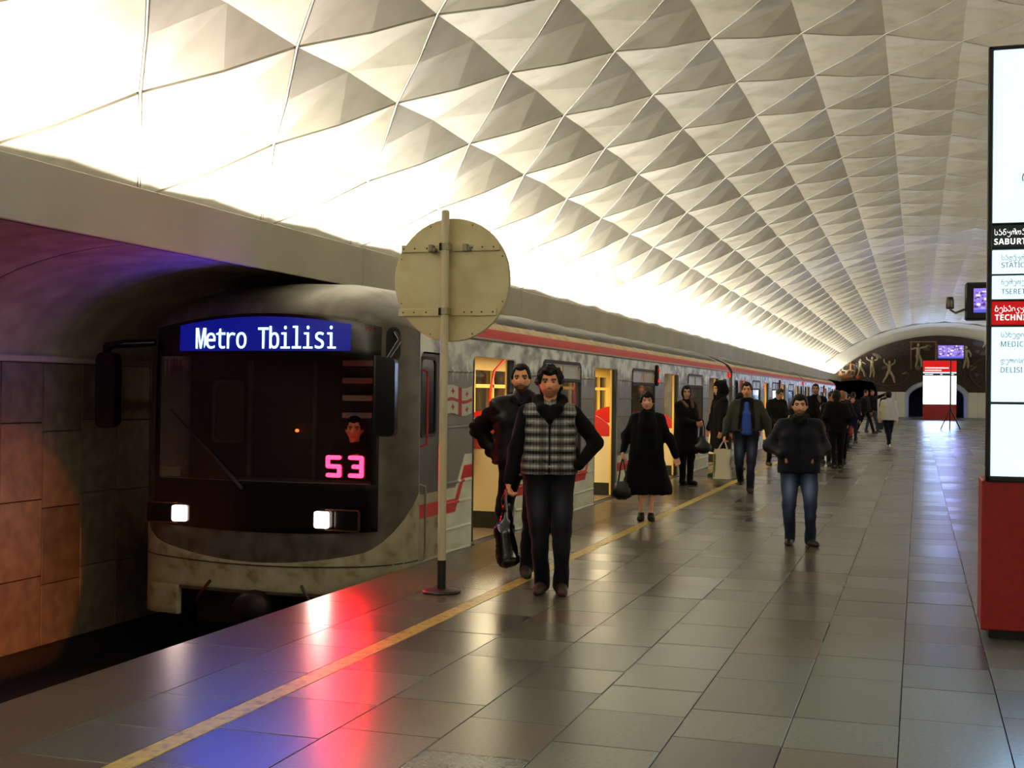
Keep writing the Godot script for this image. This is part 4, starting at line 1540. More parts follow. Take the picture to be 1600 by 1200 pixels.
func nose(o: Node3D) -> void:
	# shell round the windscreen
	obj("lower_shell", nose_panel(-1.35, 1.35, flat(-0.30), flat(0.71), 0.0, 40, 10), TM.grey, o)
	obj("upper_shell", nose_panel(-1.35, 1.35, flat(1.83), front_top, 0.0, 40, 5), TM.grey, o)
	for s in [[-1.35, -1.08], [1.08, 1.35]]:
		obj("corner_pillar", nose_panel(s[0], s[1], flat(0.71), flat(1.83), 0.0, 12, 8), TM.grey, o)
	# dome up to the roof
	var b := MB.new()
	var rows := []
	for j in 11:
		var t := PI / 2 * j / 10
		var row := PackedVector3Array()
		for i in 41:
			var a := -1.35 + 2.7 * i / 40
			if absf(a) > 1.05:
				a = signf(a) * (1.05 + 0.3 * sin((absf(a) - 1.05) / 0.3 * PI / 2))
			var p := nose_pt(a, front_top(a))
			var y1 := front_top(a)
			var y := y1 + (roof_y(a) - y1) * sin(t)
			var d := lerpf(-p.z, 11.05, 1.0 - cos(t))
			row.append(Vector3(TX + a, y, -d))
		rows.append(row)
	b.grid(rows, false, true)
	obj("roof_dome", b, TM.grey, o)
	# white lower skirt, with the coupler opening
	var gb := func(a: float) -> float:
		var q := absf(a)
		var t := clampf((q - 0.98) / 0.37, 0.0, 1.0)
		return -0.02 + 0.12 * q * q + 0.42 * (1.0 - sqrt(maxf(0.0, 1.0 - t * t)))
	obj("bumper", nose_panel(-1.35, 1.35, flat(-0.27), gb, 0.008, 48, 8, 0.008), TM.white, o)
	for s in [[-1.35, -0.82], [0.82, 1.35]]:
		obj("bumper_corner", nose_panel(s[0], s[1], flat(-0.54), flat(-0.268), 0.008, 14, 4, 0.05), TM.white, o)
	var seam := func(a: float) -> float: return -0.045 + 0.03 * a * a
	obj("bumper_seam", nose_panel(-1.34, 1.34, func(a: float) -> float: return seam.call(a) - 0.005, func(a: float) -> float: return seam.call(a) + 0.005, 0.012, 40, 1, 0.004), TM.dark, o)
	var bx := MB.new()
	bx.box(Vector3(TX, -0.45, -10.5), Vector3(1.64, 0.4, 0.5))
	obj("coupler_recess", bx, TM.dark, o)
	bx = MB.new()
	bx.lathe([Vector2(0, -0.24), Vector2(0.16, -0.24), Vector2(0.2, -0.16), Vector2(0.2, 0.05), Vector2(0.1, 0.12), Vector2(0.1, 0.4), Vector2(0, 0.4)], Vector3(TX, -0.46, -9.98), Basis(Vector3(1, 0, 0), -PI / 2), 20)
	obj("coupler", bx, mat(Color(0.06, 0.055, 0.05), 0.5, 0.5), o)
	for q in [[-0.55, Color(0.30, 0.05, 0.03)], [0.46, Color(0.18, 0.18, 0.19)]]:
		bx = MB.new()
		var sx := -1.0 if q[0] < 0 else 1.0
		bx.tube([Vector3(TX + q[0] + (0.10 if q[0] < 0 else 0.0), -0.20, -9.87), Vector3(TX + q[0] + (0.06 if q[0] < 0 else 0.05), -0.26, -9.84), Vector3(TX + q[0] + (-0.02 if q[0] < 0 else 0.12), -0.36, -9.85), Vector3(TX + q[0] + (-0.06 if q[0] < 0 else 0.24), -0.42, -9.92)], 0.014, 8)
		obj("brake_hose", bx, mat(q[1], 0.6), o)
	# black mask below and above the windscreen
	var ml := func(a: float) -> float: return 0.25 + 0.04 * pow(a / 1.1, 2.0)
	obj("lower_mask", nose_panel(-1.10, 1.10, ml, flat(0.70), 0.006, 36, 6, 0.006), TM.black, o)
	var mt := func(a: float) -> float: return 2.205 - 0.12 * pow(a / 1.1, 2.0)
	obj("display_mask", nose_panel(-1.10, 1.10, flat(1.82), mt, 0.006, 36, 4, 0.006), TM.black, o)
	for s in [-1, 1]:
		obj("windscreen_edge", nose_panel(s * 1.10 if s < 0 else 1.06, -1.06 if s < 0 else 1.10, flat(0.70), flat(1.83), 0.006, 4, 6, 0.006), TM.black, o)
	# destination display: a lit blue board with white letters
	var dt := func(a: float) -> float: return 2.175 - 0.12 * pow(a / 1.1, 2.0)
	var lb := obj("led_board", nose_panel(-0.86, 0.86, flat(1.868), dt, 0.010, 28, 3, 0.004), glow(Color(0.07, 0.13, 0.80), 0.34), o)
	var x := -0.67
	var led := glow(Color(0.62, 0.80, 1.0), 5.0)
	for ch in "Metro Tbilisi":
		if ch != " ":
			var t := text_mesh(ch, 0.20 / 0.72, 0.006, "Droid Sans Mono", false)
			var n := node("led_letter", t, led, lb)
			var p := nose_pt(x + 0.05, 2.0, 0.016)
			var bb := t.get_aabb()
			n.scale = Vector3(0.74, 0.94, 1)
			n.position = Vector3(p.x - (bb.position.x + bb.size.x / 2) * 0.74, 1.888 - bb.position.y * 0.94, p.z)
		x += 0.108 if ch != " " else 0.115
	area(nose_pt(0, 2.0, 0.05), Vector3(0, 0, 1), Vector2(1.5, 0.25), Color(0.12, 0.2, 1.0), 1.5, o)
	# run number in red
	var red := glow(Color(1.0, 0.12, 0.23), 12.0)
	for q in [["5", 0.735], ["3", 0.935]]:
		var segs := [[-1, 1, 1, 1], [-1, 1, -1, 0], [-1, 0, 1, 0], [1, 0, 1, -1], [-1, -1, 1, -1]] if q[0] == "5" else [[-1, 1, 1, 1], [1, 1, 1, 0], [-0.4, 0, 1, 0], [1, 0, 1, -1], [-1, -1, 1, -1]]
		bx = MB.new()
		var c := nose_pt(q[1], 0.855, 0.014)
		var w := 0.055
		var h := 0.078
		for g in segs:
			var p0 := c + Vector3(g[0] * w, g[1] * h, 0)
			var p1 := c + Vector3(g[2] * w, g[3] * h, 0)
			bx.tube([p0 - (p1 - p0).normalized() * 0.012, p0, p1, p1 + (p1 - p0).normalized() * 0.012], [0.014, 0.019, 0.019, 0.014], 8)
		obj("led_digit", bx, red, o)
	area(nose_pt(0.835, 0.855, 0.045), Vector3(0, 0, 1), Vector2(0.32, 0.2), Color(1.0, 0.03, 0.10), RED, o)
	var tx := text_mesh("66 K", 0.05, 0.003)
	var tn := node("small_lettering", tx, mat(Color(0.6, 0.06, 0.05), 0.5), o)
	tn.position = nose_pt(1.03, 2.06, 0.012)
	# headlamps
	for s in [-1, 1]:
		var a := -0.80 if s < 0 else 0.64
		bx = MB.new()
		var c := nose_pt(a + s * 0.13, 0.385, 0.0)
		var hb := Basis(Vector3(0, 1, 0), -atan2(nose_d(a + 0.02) - nose_d(a - 0.02), 0.04))
		ring(bx, rounded(0.47, 0.19, 0.03), rounded(0.45, 0.17, 0.02), 0.03, c, hb)
		var lz := obj("lamp_bezel", bx, mat(Color(0.45, 0.28, 0.2), 0.3, 0.7), o)
		bx = MB.new()
		bx.box(c + Vector3(0, 0, 0.004), Vector3(0.45, 0.17, 0.014), hb)
		obj("lamp_pocket", bx, TM.black, lz)
		c = nose_pt(a, 0.385, 0.022)
		bx = MB.new()
		bx.extrude(rounded(0.145, 0.145, 0.02), 0.02, c, hb)
		obj("headlamp", bx, glow(Color(1.0, 0.88, 0.82), 7.0), lz)
		area(c + Vector3(0, 0, 0.05), Vector3(0.06, -0.08, 1), Vector2(0.14, 0.14), Color(1.0, 0.88, 0.82), HEAD, o)
	# windscreen and cab
	var wg := mat(Color(0.05, 0.05, 0.055, 0.16), 0.05, 0.0, 0.6)
	wg.transparency = BaseMaterial3D.TRANSPARENCY_ALPHA
	obj("windscreen", nose_panel(-1.07, 1.07, flat(0.705), flat(1.825), 0.003, 30, 4), wg, o)
	bx = MB.new()
	bx.box(Vector3(TX, 1.0, -10.86), Vector3(2.6, 2.1, 0.04))
	obj("cab_back_wall", bx, mat(Color(0.10, 0.09, 0.085), 0.7), o)
	bx = MB.new()
	bx.box(Vector3(TX, 0.62, -10.22), Vector3(2.3, 0.16, 0.42), Basis.IDENTITY, 0.03)
	obj("cab_desk", bx, mat(Color(0.12, 0.11, 0.105), 0.6), o)
	for k in 4:
		bx = MB.new()
		bx.box(Vector3(TX + 0.72, 1.78 - 0.165 * k, -10.80), Vector3(0.66, 0.055, 0.03), Basis.IDENTITY, 0.006)
		obj("locker_slat", bx, mat(Color(0.72, 0.64, 0.58), 0.6), o)
	bx = MB.new()
	ring(bx, rounded(0.34, 0.62, 0.06), rounded(0.29, 0.56, 0.05), 0.03, Vector3(TX - 0.85, 1.3, -10.82), Basis.IDENTITY)
	bx.box(Vector3(TX - 0.85, 1.5, -10.80), Vector3(0.3, 0.03, 0.03))
	bx.box(Vector3(TX - 0.60, 1.2, -10.80), Vector3(0.035, 1.2, 0.04))
	bx.box(Vector3(TX + 0.1, 1.2, -10.80), Vector3(0.03, 1.2, 0.04))
	obj("cab_door_frame", bx, mat(Color(0.24, 0.23, 0.2), 0.6), o)
	bx = MB.new()
	bx.box(Vector3(TX - 0.85, 1.3, -10.83), Vector3(0.29, 0.56, 0.012))
	obj("cab_door_window", bx, mat(Color(0.22, 0.21, 0.16), 0.4), o)
	bx = MB.new()
	bx.ellipsoid(Vector3(TX - 0.08, 1.13, -10.78), Vector3(0.022, 0.016, 0.015), Basis.IDENTITY, 8, 6)
	obj("indicator_lamp", bx, glow(Color(1.0, 0.35, 0.15), 4.0), o)
	bx = MB.new()
	bx.box(nose_pt(-0.94, 0.76, -0.015), Vector3(0.2, 0.09, 0.004))
	obj("paper_notice", bx, mat(Color(0.5, 0.48, 0.42), 0.7), o)
	# wiper
	bx = MB.new()
	var p0 := nose_pt(-0.13, 0.64, 0.03)
	var p1 := nose_pt(-0.50, 0.98, 0.035)
	var p2 := nose_pt(-0.93, 1.33, 0.02)
	bx.tube([p0, p1], [0.016, 0.011], 6)
	bx.tube([p2, nose_pt(-0.62, 1.07, 0.018), nose_pt(-0.30, 0.80, 0.018)], [0.007, 0.013, 0.007], 6)
	obj("wiper", bx, TM.dark, o)
	# mirrors
	bx = MB.new()
	bx.extrude(rounded(0.165, 0.68, 0.05), 0.11, Vector3(TX + 1.25, 1.47, -9.92), Basis(Vector3(0, 1, 0), 0.15))
	obj("mirror", bx, TM.black, o)
	bx = MB.new()
	bx.tube([nose_pt(1.225, 2.03, 0.0), nose_pt(1.215, 2.02, 0.05), nose_pt(1.235, 1.96, 0.07), Vector3(TX + 1.25, 1.80, -9.90), Vector3(TX + 1.25, 1.70, -9.93)], 0.024, 8)
	obj("mirror_arm", bx, TM.black, o)
	bx = MB.new()
	for e in [0, 1]:
		pass
	bx.extrude(rounded(0.13, 0.30, 0.06), 0.012, nose_pt(1.215, 1.93, 0.001), Basis(Vector3(0, 1, 0), 0.75))
	obj("mirror_recess", bx, TM.rubber, o)
	bx = MB.new()
	bx.extrude(rounded(0.20, 0.70, 0.07), 0.12, Vector3(TX - 1.56, 1.50, -9.92), Basis(Vector3(0, 1, 0), 0.1))
	obj("mirror", bx, TM.black, o)
	bx = MB.new()
	bx.tube([nose_pt(-1.2, 1.95, -0.01), Vector3(TX - 1.36, 1.93, -9.84), Vector3(TX - 1.56, 1.91, -9.85), Vector3(TX - 1.60, 1.7, -9.87)], [0.035, 0.04, 0.045, 0.04], 8)
	obj("mirror_arm", bx, TM.black, o)
	# cab side door, set back in its opening, with window and rails
	bx = MB.new()
	bx.box(Vector3(SIDE - 0.05, 0.93, -10.66), Vector3(0.04, 1.88, 0.55), Basis.IDENTITY, 0.004)
	var paint := mat(Color(0.34, 0.335, 0.33), 0.45, 0.1)
	var csd := obj("cab_side_door", bx, paint, o)
	bx = MB.new()
	bx.box(Vector3(SIDE - 0.027, 0.28, -10.66), Vector3(0.012, 0.61, 0.53))
	obj("door_white_field", bx, TM.white, csd)
	bx = MB.new()
	bx.box(Vector3(SIDE - 0.022, 0.43, -10.66), Vector3(0.012, 0.125, 0.53))
	obj("door_red_stripe", bx, TM.redpaint, csd)
	bx = MB.new()
	var turn := Basis(Vector3(0, 1, 0), PI / 2)
	ring(bx, rounded(0.40, 0.74, 0.07), rounded(0.34, 0.68, 0.05), 0.02, Vector3(SIDE - 0.034, 1.47, -10.64), turn)
	obj("door_window_frame", bx, TM.rubber, csd)
	bx = MB.new()
	bx.box(Vector3(SIDE - 0.03, 1.47, -10.64), Vector3(0.01, 0.68, 0.34))
	obj("door_window", bx, TM.black, csd)
	for q in [[1.02, 1.72, TM.redpaint], [-0.02, 0.68, TM.metal]]:
		bx = MB.new()
		var zr := -10.52 if q[0] > 0.5 else -10.50
		bx.tube([Vector3(SIDE - 0.02, q[0], zr + 0.06), Vector3(SIDE + 0.02, q[0] + 0.02, zr + 0.02), Vector3(SIDE + 0.02, q[0] + 0.08, zr), Vector3(SIDE + 0.02, q[1] - 0.08, zr), Vector3(SIDE + 0.02, q[1] - 0.02, zr + 0.02), Vector3(SIDE - 0.02, q[1], zr + 0.06)], 0.010, 8)
		obj("grab_rail", bx, q[2], o)
	bx = MB.new()
	bx.tube([Vector3(SIDE - 0.01, 0.92, -10.86), Vector3(SIDE + 0.03, 0.92, -10.86), Vector3(SIDE + 0.03, 0.92, -10.80)], 0.01, 6)
	obj("door_handle", bx, TM.metal, csd)
	bx = MB.new()
	bx.box(Vector3(SIDE - 0.01, -0.06, -10.66), Vector3(0.14, 0.07, 0.58), Basis.IDENTITY, 0.01)
	obj("door_sill", bx, TM.rubber, o)
	# the flag painted on the side: white with a large red cross and four small ones
	var flagm := mat(Color(0.84, 0.83, 0.78), 0.5)
	var redm := mat(Color(0.72, 0.06, 0.05), 0.5)
	var wave := func(u: float) -> float: return 0.018 * sin(u * TAU * 1.0 + 0.6)
	var strip := func(u0: float, u1: float, v0: float, v1: float, f: float) -> MB:
		var q := MB.new()
		var n := 8
		for k in n:
			var a := lerpf(u0, u1, float(k) / n)
			var e := lerpf(u0, u1, float(k + 1) / n)
			var pt := func(u: float, v: float) -> Vector3: return Vector3(SIDE + f, 1.30 + 0.27 * v + wave.call(u), -(11.02 + 0.69 * u))
			q.quad(pt.call(a, v0), pt.call(e, v0), pt.call(e, v1), pt.call(a, v1), Vector3(1, 0, 0))
		return q
	var ff := obj("flag_field", strip.call(0.0, 1.0, 0.0, 1.0, 0.0185), flagm, o)
	bx = MB.new()
	bx.add(strip.call(0.43, 0.57, 0.0, 1.0, 0.020))
	bx.add(strip.call(0.0, 1.0, 0.44, 0.56, 0.0204))
	obj("flag_cross", bx, redm, ff)
	for q in [[0.215, 0.22], [0.785, 0.22], [0.215, 0.78], [0.785, 0.78]]:
		bx = MB.new()
		bx.add(strip.call(q[0] - 0.02, q[0] + 0.02, q[1] - 0.10, q[1] + 0.10, 0.020))
		bx.add(strip.call(q[0] - 0.06, q[0] + 0.06, q[1] - 0.035, q[1] + 0.035, 0.0204))
		obj("flag_small_cross", bx, redm, ff)

const RED := 3.4
const HEAD := 0.35

func train() -> void:
	train_materials()
	var doors1 := [1.40, 6.35, 11.30, 16.25]
	var wins1 := [3.86, 8.72, 13.68]
	var t1 := side_paint(19.2, doors1, 100)
	var doors2 := [1.40, 6.35, 11.30, 16.25]
	var wins2 := [3.86, 8.72, 13.68]
	var t2 := side_paint(19.2, doors2, 140)
	var c1 := car(10.38, 19.2, doors1, wins1, t1, "leading grey, white and red carriage with the lit destination board and cab", true)
	nose(c1)
	car(30.1, 19.2, doors2, wins2, t2, "second carriage of the train, its windows catching bluish light", false)
	car(49.8, 19.2, doors2, wins2, t2, "third and last carriage, farthest down the platform", false)


# a work lamp down in the track bed that throws an orange patch on the left wall
func track_lamp() -> void:
	var p := Vector3(-5.15, -0.86, -8.1)
	var o := thing("work_lamp", "orange work lamp down in the track bed, lighting the left wall", "lamp", p)
	var b := MB.new()
	b.lathe([Vector2(0, -0.02), Vector2(0.06, -0.02), Vector2(0.10, 0.10), Vector2(0.10, 0.12)], Vector3.ZERO, Basis(Vector3(0, 0, 1), PI / 2), 16)
	b.box(Vector3(0.02, -0.1, 0), Vector3(0.14, 0.16, 0.12), Basis.IDENTITY, 0.01)
	obj("housing", b, mat(Color(0.1, 0.1, 0.1), 0.5), o)
	b = MB.new()
	b.ellipsoid(Vector3(-0.11, 0, 0), Vector3(0.02, 0.08, 0.08), Basis.IDENTITY, 12, 8)
	obj("lamp_glass", b, glow(Color(1.0, 0.5, 0.12), 3.0), o)
	var l := SpotLight3D.new()
	l.name = "beam"
	o.add_child(l)
	var to := Vector3(-7.6, -0.35, -8.55)
	l.look_at_from_position(p + Vector3(-0.15, 0, 0), to, Vector3.UP)
	l.position = Vector3(-0.15, 0, 0)
	l.spot_angle = 30.0
	l.spot_angle_attenuation = 0.08
	l.spot_range = 60.0
	l.light_size = 0.05
	l.light_color = Color(1.0, 0.50, 0.14)
	l.light_energy = TRACK
	l.shadow_enabled = true

const TRACK := 5.0
# ---------------------------------------------------------------- people
# Surface of a set of tapered capsules [a, b, ra, rb], joined smoothly, as surface nets.
func clip(f: PackedFloat32Array, nx: int, ny: int, nz: int, y0: float, cell: float, floor_y: float) -> void:
	for z in nz:
		for y in ny:
			var g := floor_y - (y0 + y * cell)
			if g < -0.03:
				break
			var at := z * nx * ny + y * nx
			for x in nx:
				if f[at + x] < g:
					f[at + x] = g

func sdf(mb: MB, bones: Array, cell: float, k: float, cols = null, deform = null, floor_y := -99.0, floor_n := -1) -> void:
	var lo := Vector3(1e9, 1e9, 1e9)
	var hi := -lo
	for q in bones:
		var r: float = maxf(q[2], q[3])
		lo = lo.min((q[0] as Vector3).min(q[1]) - Vector3.ONE * r)
		hi = hi.max((q[0] as Vector3).max(q[1]) + Vector3.ONE * r)
	lo -= Vector3.ONE * cell * 2.0
	hi += Vector3.ONE * cell * 2.0
	var nx := int(ceil((hi.x - lo.x) / cell)) + 1
	var ny := int(ceil((hi.y - lo.y) / cell)) + 1
	var nz := int(ceil((hi.z - lo.z) / cell)) + 1
	var f := PackedFloat32Array()
	f.resize(nx * ny * nz)
	f.fill(1.0)
	var sxy := nx * ny
	var done := 0
	for q in bones:
		if done == floor_n:
			clip(f, nx, ny, nz, lo.y, cell, floor_y)
		done += 1
		var a: Vector3 = q[0]
		var b: Vector3 = q[1]
		var ra: float = q[2]
		var dr: float = q[3] - q[2]
		var pad := maxf(q[2], q[3]) + k + cell * 2.0
		var l := ((a.min(b) - Vector3.ONE * pad - lo) / cell).floor()
		var h := ((a.max(b) + Vector3.ONE * pad - lo) / cell).ceil()
		var x0 := maxi(int(l.x), 0)
		var x1 := mini(int(h.x), nx - 1)
		var y0 := maxi(int(l.y), 0)
		var y1 := mini(int(h.y), ny - 1)
		var z0 := maxi(int(l.z), 0)
		var z1 := mini(int(h.z), nz - 1)
		var ab := b - a
		var il := 1.0 / maxf(ab.length_squared(), 1e-9)
		for z in range(z0, z1 + 1):
			for y in range(y0, y1 + 1):
				var at := z * sxy + y * nx + x0
				var p := Vector3(lo.x + x0 * cell, lo.y + y * cell, lo.z + z * cell) - a
				for x in range(x0, x1 + 1):
					var t := clampf(p.dot(ab) * il, 0.0, 1.0)
					var d := (p - ab * t).length() - ra - dr * t
					var o := f[at]
					var e := k - absf(o - d)
					var m := d if d < o else o
					if e > 0.0:
						m -= e * e * 0.25 / k
					f[at] = m
					at += 1
					p.x += cell
	if floor_y > -90.0 and floor_n < 0:
		clip(f, nx, ny, nz, lo.y, cell, floor_y)
	var vi := PackedInt32Array()
	vi.resize(nx * ny * nz)
	vi.fill(-1)
	var off := PackedInt32Array([0, 1, nx, nx + 1, sxy, sxy + 1, sxy + nx, sxy + nx + 1])
	var lim := cell * 1.9
	for z in nz - 1:
		for y in ny - 1:
			var at := z * sxy + y * nx - 1
			for x in nx - 1:
				at += 1
				var f0 := f[at]
				if f0 > lim or f0 < -lim:
					continue
				var f1 := f[at + 1]
				var f2 := f[at + nx]
				var f3 := f[at + nx + 1]
				var f4 := f[at + sxy]
				var f5 := f[at + sxy + 1]
				var f6 := f[at + sxy + nx]
				var f7 := f[at + sxy + nx + 1]
				var s := (1 if f0 < 0 else 0) + (1 if f1 < 0 else 0) + (1 if f2 < 0 else 0) + (1 if f3 < 0 else 0) + (1 if f4 < 0 else 0) + (1 if f5 < 0 else 0) + (1 if f6 < 0 else 0) + (1 if f7 < 0 else 0)
				if s == 0 or s == 8:
					continue
				var sum := Vector3.ZERO
				var n := 0
				if (f0 < 0) != (f1 < 0): sum += Vector3(f0 / (f0 - f1), 0, 0); n += 1
				if (f2 < 0) != (f3 < 0): sum += Vector3(f2 / (f2 - f3), 1, 0); n += 1
				if (f4 < 0) != (f5 < 0): sum += Vector3(f4 / (f4 - f5), 0, 1); n += 1
				if (f6 < 0) != (f7 < 0): sum += Vector3(f6 / (f6 - f7), 1, 1); n += 1
				if (f0 < 0) != (f2 < 0): sum += Vector3(0, f0 / (f0 - f2), 0); n += 1
				if (f1 < 0) != (f3 < 0): sum += Vector3(1, f1 / (f1 - f3), 0); n += 1
				if (f4 < 0) != (f6 < 0): sum += Vector3(0, f4 / (f4 - f6), 1); n += 1
				if (f5 < 0) != (f7 < 0): sum += Vector3(1, f5 / (f5 - f7), 1); n += 1
				if (f0 < 0) != (f4 < 0): sum += Vector3(0, 0, f0 / (f0 - f4)); n += 1
				if (f1 < 0) != (f5 < 0): sum += Vector3(1, 0, f1 / (f1 - f5)); n += 1
				if (f2 < 0) != (f6 < 0): sum += Vector3(0, 1, f2 / (f2 - f6)); n += 1
				if (f3 < 0) != (f7 < 0): sum += Vector3(1, 1, f3 / (f3 - f7)); n += 1
				var g := Vector3(f1 + f3 + f5 + f7 - f0 - f2 - f4 - f6, f2 + f3 + f6 + f7 - f0 - f1 - f4 - f5, f4 + f5 + f6 + f7 - f0 - f1 - f2 - f3).normalized()
				var p := lo + (Vector3(x, y, z) + sum / n) * cell
				if deform != null:
					p = deform.call(p, g)
				if cols != null:
					mb.col = cols.call(p, g)
				vi[at] = mb.put(p, g)
	for z in range(1, nz - 1):
		for y in range(1, ny - 1):
			var at := z * sxy + y * nx
			for x in range(1, nx - 1):
				at += 1
				var f0 := f[at]
				if f0 > lim or f0 < -lim:
					continue
				var s0 := f0 < 0
				for ax in 3:
					var st := 1 if ax == 0 else nx if ax == 1 else sxy
					if s0 == (f[at + st] < 0):
						continue
					var u := nx if ax == 0 else sxy if ax == 1 else 1
					var w := sxy if ax == 0 else 1 if ax == 1 else nx
					var a := vi[at]
					var b := vi[at - u]
					var c := vi[at - u - w]
					var d := vi[at - w]
					if a < 0 or b < 0 or c < 0 or d < 0:
						continue
					if s0:
						mb.ix.append_array(PackedInt32Array([a, c, b, a, d, c]))
					else:
						mb.ix.append_array(PackedInt32Array([a, b, c, a, c, d]))

func ik(a: Vector3, b: Vector3, l1: float, l2: float, pole: Vector3) -> Vector3:
	var d := b - a
	var l := minf(d.length(), (l1 + l2) * 0.999)
	var u := d.normalized()
	var x := (l1 * l1 - l2 * l2 + l * l) / (2.0 * l)
	var y := sqrt(maxf(l1 * l1 - x * x, 0.0))
	var p := (pole - u * pole.dot(u)).normalized()
	return a + u * x + p * y

func smooth(a: float, b: float, x: float) -> float:
	return smoothstep(a, b, x)

func gs(x: float, s: float) -> float:
	return exp(-x * x / (s * s))

# a point of a head, origin at its middle (face towards +z); v from the crown, ph round from the face
func head_pt(v: float, ph: float, o: Dictionary, bare := false) -> Vector3:
	var yn := cos(v)
	var r := sin(v)
	var w := 1.0
	var fz := 1.0
	if yn < 0.0:
		w = lerpf(1.0, o.get("jaw", 0.74), smooth(0.0, 0.95, -yn))
		fz = 1.0 if cos(ph) > 0 else lerpf(1.0, 0.66, smooth(0.0, 0.8, -yn))
	var r2 := pow(r, 0.82)
	var p := Vector3(r2 * sin(ph) * 0.077 * w * o.get("wide", 1.0), yn * 0.119, r2 * cos(ph) * 0.097 * fz)
	if yn < 0.0 and cos(ph) > 0:
		p.z += 0.004 * smooth(0.2, 0.9, -yn) * cos(ph)
	if bare or cos(ph) < 0.0:
		return p
	var x := p.x
	var ax := absf(x)
	var y := p.y
	var nz := 0.0
	if y < 0.03 and y > -0.05:
		var t := (0.022 - y) / 0.056
		var pr := clampf(t, 0.0, 1.0) if t < 1.0 else clampf(1.0 - (t - 1.0) / 0.22, 0.0, 1.0)
		nz += o.get("nose", 0.024) * pr * gs(x, 0.008 + 0.009 * clampf(t, 0.0, 1.0))
	nz -= 0.013 * gs(ax - 0.031, 0.018) * gs(y - 0.006, 0.015)
	nz += 0.006 * gs(ax - 0.028, 0.024) * gs(y - 0.030, 0.010)
	nz += 0.005 * gs(ax - 0.045, 0.018) * gs(y + 0.022, 0.02)
	nz += 0.007 * gs(x, 0.022) * gs(y + 0.058, 0.005)
	nz += 0.008 * gs(x, 0.019) * gs(y + 0.072, 0.0055)
	nz -= 0.004 * gs(x, 0.026) * gs(y + 0.065, 0.0035)
	nz -= 0.004 * gs(x, 0.02) * gs(y + 0.083, 0.006)
	nz += 0.010 * gs(x, 0.02) * gs(y + 0.103, 0.014)
	p.z += nz
	return p

func lin(c: Color) -> Color:
	return c.srgb_to_linear()

func head(mb: MB, x: Transform3D, o: Dictionary, nu: int, nv: int) -> void:
	var skin: Color = lin(o.get("skin", Color(0.87, 0.64, 0.50)))
	var hairc: Color = lin(o.get("haircol", Color(0.06, 0.045, 0.035)))
	var lip := skin.lerp(lin(Color(0.62, 0.25, 0.22)), 0.55)
	var beard: float = o.get("beard", 0.0)
	var rows := []
	var base := mb.v.size()
	for j in nv + 1:
		var row := PackedVector3Array()
		for i in nu:
			var s := (float(i) / nu) * 2.0 - 1.0
			var ph := PI * (s * 0.62 + 0.38 * s * s * s)      # finer round the face
			row.append(x * head_pt(PI * (j + 0.001) / (nv + 0.002), ph, o))
		rows.append(row)
	mb.grid(rows, true, false)
	var inv := x.affine_inverse()
	for k in range(base, mb.v.size()):
		var p := inv * mb.v[k]
		var c := skin
		var ax := absf(p.x)
		if p.z > 0.03:
			var warm := gs(ax - 0.04, 0.02) * gs(p.y + 0.025, 0.02) * 0.25 + gs(p.x, 0.014) * gs(p.y + 0.03, 0.015) * 0.3
			c = c.lerp(lin(Color(0.78, 0.40, 0.30)), warm)
			var by := 0.027 + 0.004 * gs(ax - 0.034, 0.016) + float(o.get("brow", 0.0))
			c = c.lerp(hairc, clampf(1.4 * smooth(0.0095, 0.005, absf(p.y - by)) * smooth(0.010, 0.016, ax) * smooth(0.055, 0.047, ax), 0.0, 1.0) * o.get("browk", 0.9))
			c = c.lerp(hairc, 0.55 * gs(ax - 0.031, 0.014) * smooth(0.005, 0.002, absf(p.y - 0.0145)))
			c = c.lerp(lip, gs(p.x, 0.023) * smooth(0.0125, 0.008, absf(p.y + 0.066)))
			c = c.lerp(lin(Color(0.25, 0.08, 0.07)), 0.7 * gs(p.x, 0.02) * smooth(0.003, 0.001, absf(p.y + 0.065)))
			c = c.lerp(lin(Color(0.2, 0.08, 0.06)), 0.6 * gs(ax - 0.008, 0.004) * gs(p.y + 0.0415, 0.003))
		if beard > 0.0 and p.z > -0.01:
			var b := smooth(-0.040, -0.062, p.y + 0.25 * maxf(0.0, 0.03 - ax) * 0.0 - 0.35 * maxf(0.0, ax - 0.045))
			b = maxf(b, smooth(-0.043, -0.049, p.y) * smooth(0.032, 0.026, ax))
			b *= 1.0 - 0.85 * gs(p.x, 0.021) * smooth(0.013, 0.009, absf(p.y + 0.066))
			c = c.lerp(hairc, b * beard)
		mb.c[k] = c
	# eyes
	for s in [-1, 1]:
		mb.col = lin(Color(0.62, 0.56, 0.50))
		mb.ellipsoid(x * Vector3(0.031 * s, 0.005, 0.0735), Vector3(0.0140, 0.0070, 0.0085), x.basis, 10, 8)
		mb.col = lin(Color(0.05, 0.035, 0.03))
		mb.ellipsoid(x * Vector3(0.031 * s, 0.0052, 0.0782), Vector3(0.0066, 0.0062, 0.0052), x.basis, 8, 6)
		mb.col = lin(Color(0.06, 0.04, 0.035))
		mb.ellipsoid(x * Vector3(0.031 * s, 0.0098, 0.0762), Vector3(0.0140, 0.0022, 0.0085), x.basis, 10, 5)
		mb.col = skin.lerp(lin(Color(0.45, 0.26, 0.20)), 0.4)
		mb.ellipsoid(x * Vector3(0.031 * s, 0.0130, 0.0752), Vector3(0.0150, 0.0042, 0.0092), x.basis, 10, 6)
		mb.col = skin.lerp(lin(Color(0.75, 0.36, 0.28)), 0.3)
		mb.ellipsoid(x * Vector3(0.0765 * s * o.get("wide", 1.0), 0.0, -0.008), Vector3(0.011, 0.032, 0.019), x.basis * Basis(Vector3(0, 1, 0), 0.35 * s), 10, 8)
	mb.col = Color.WHITE

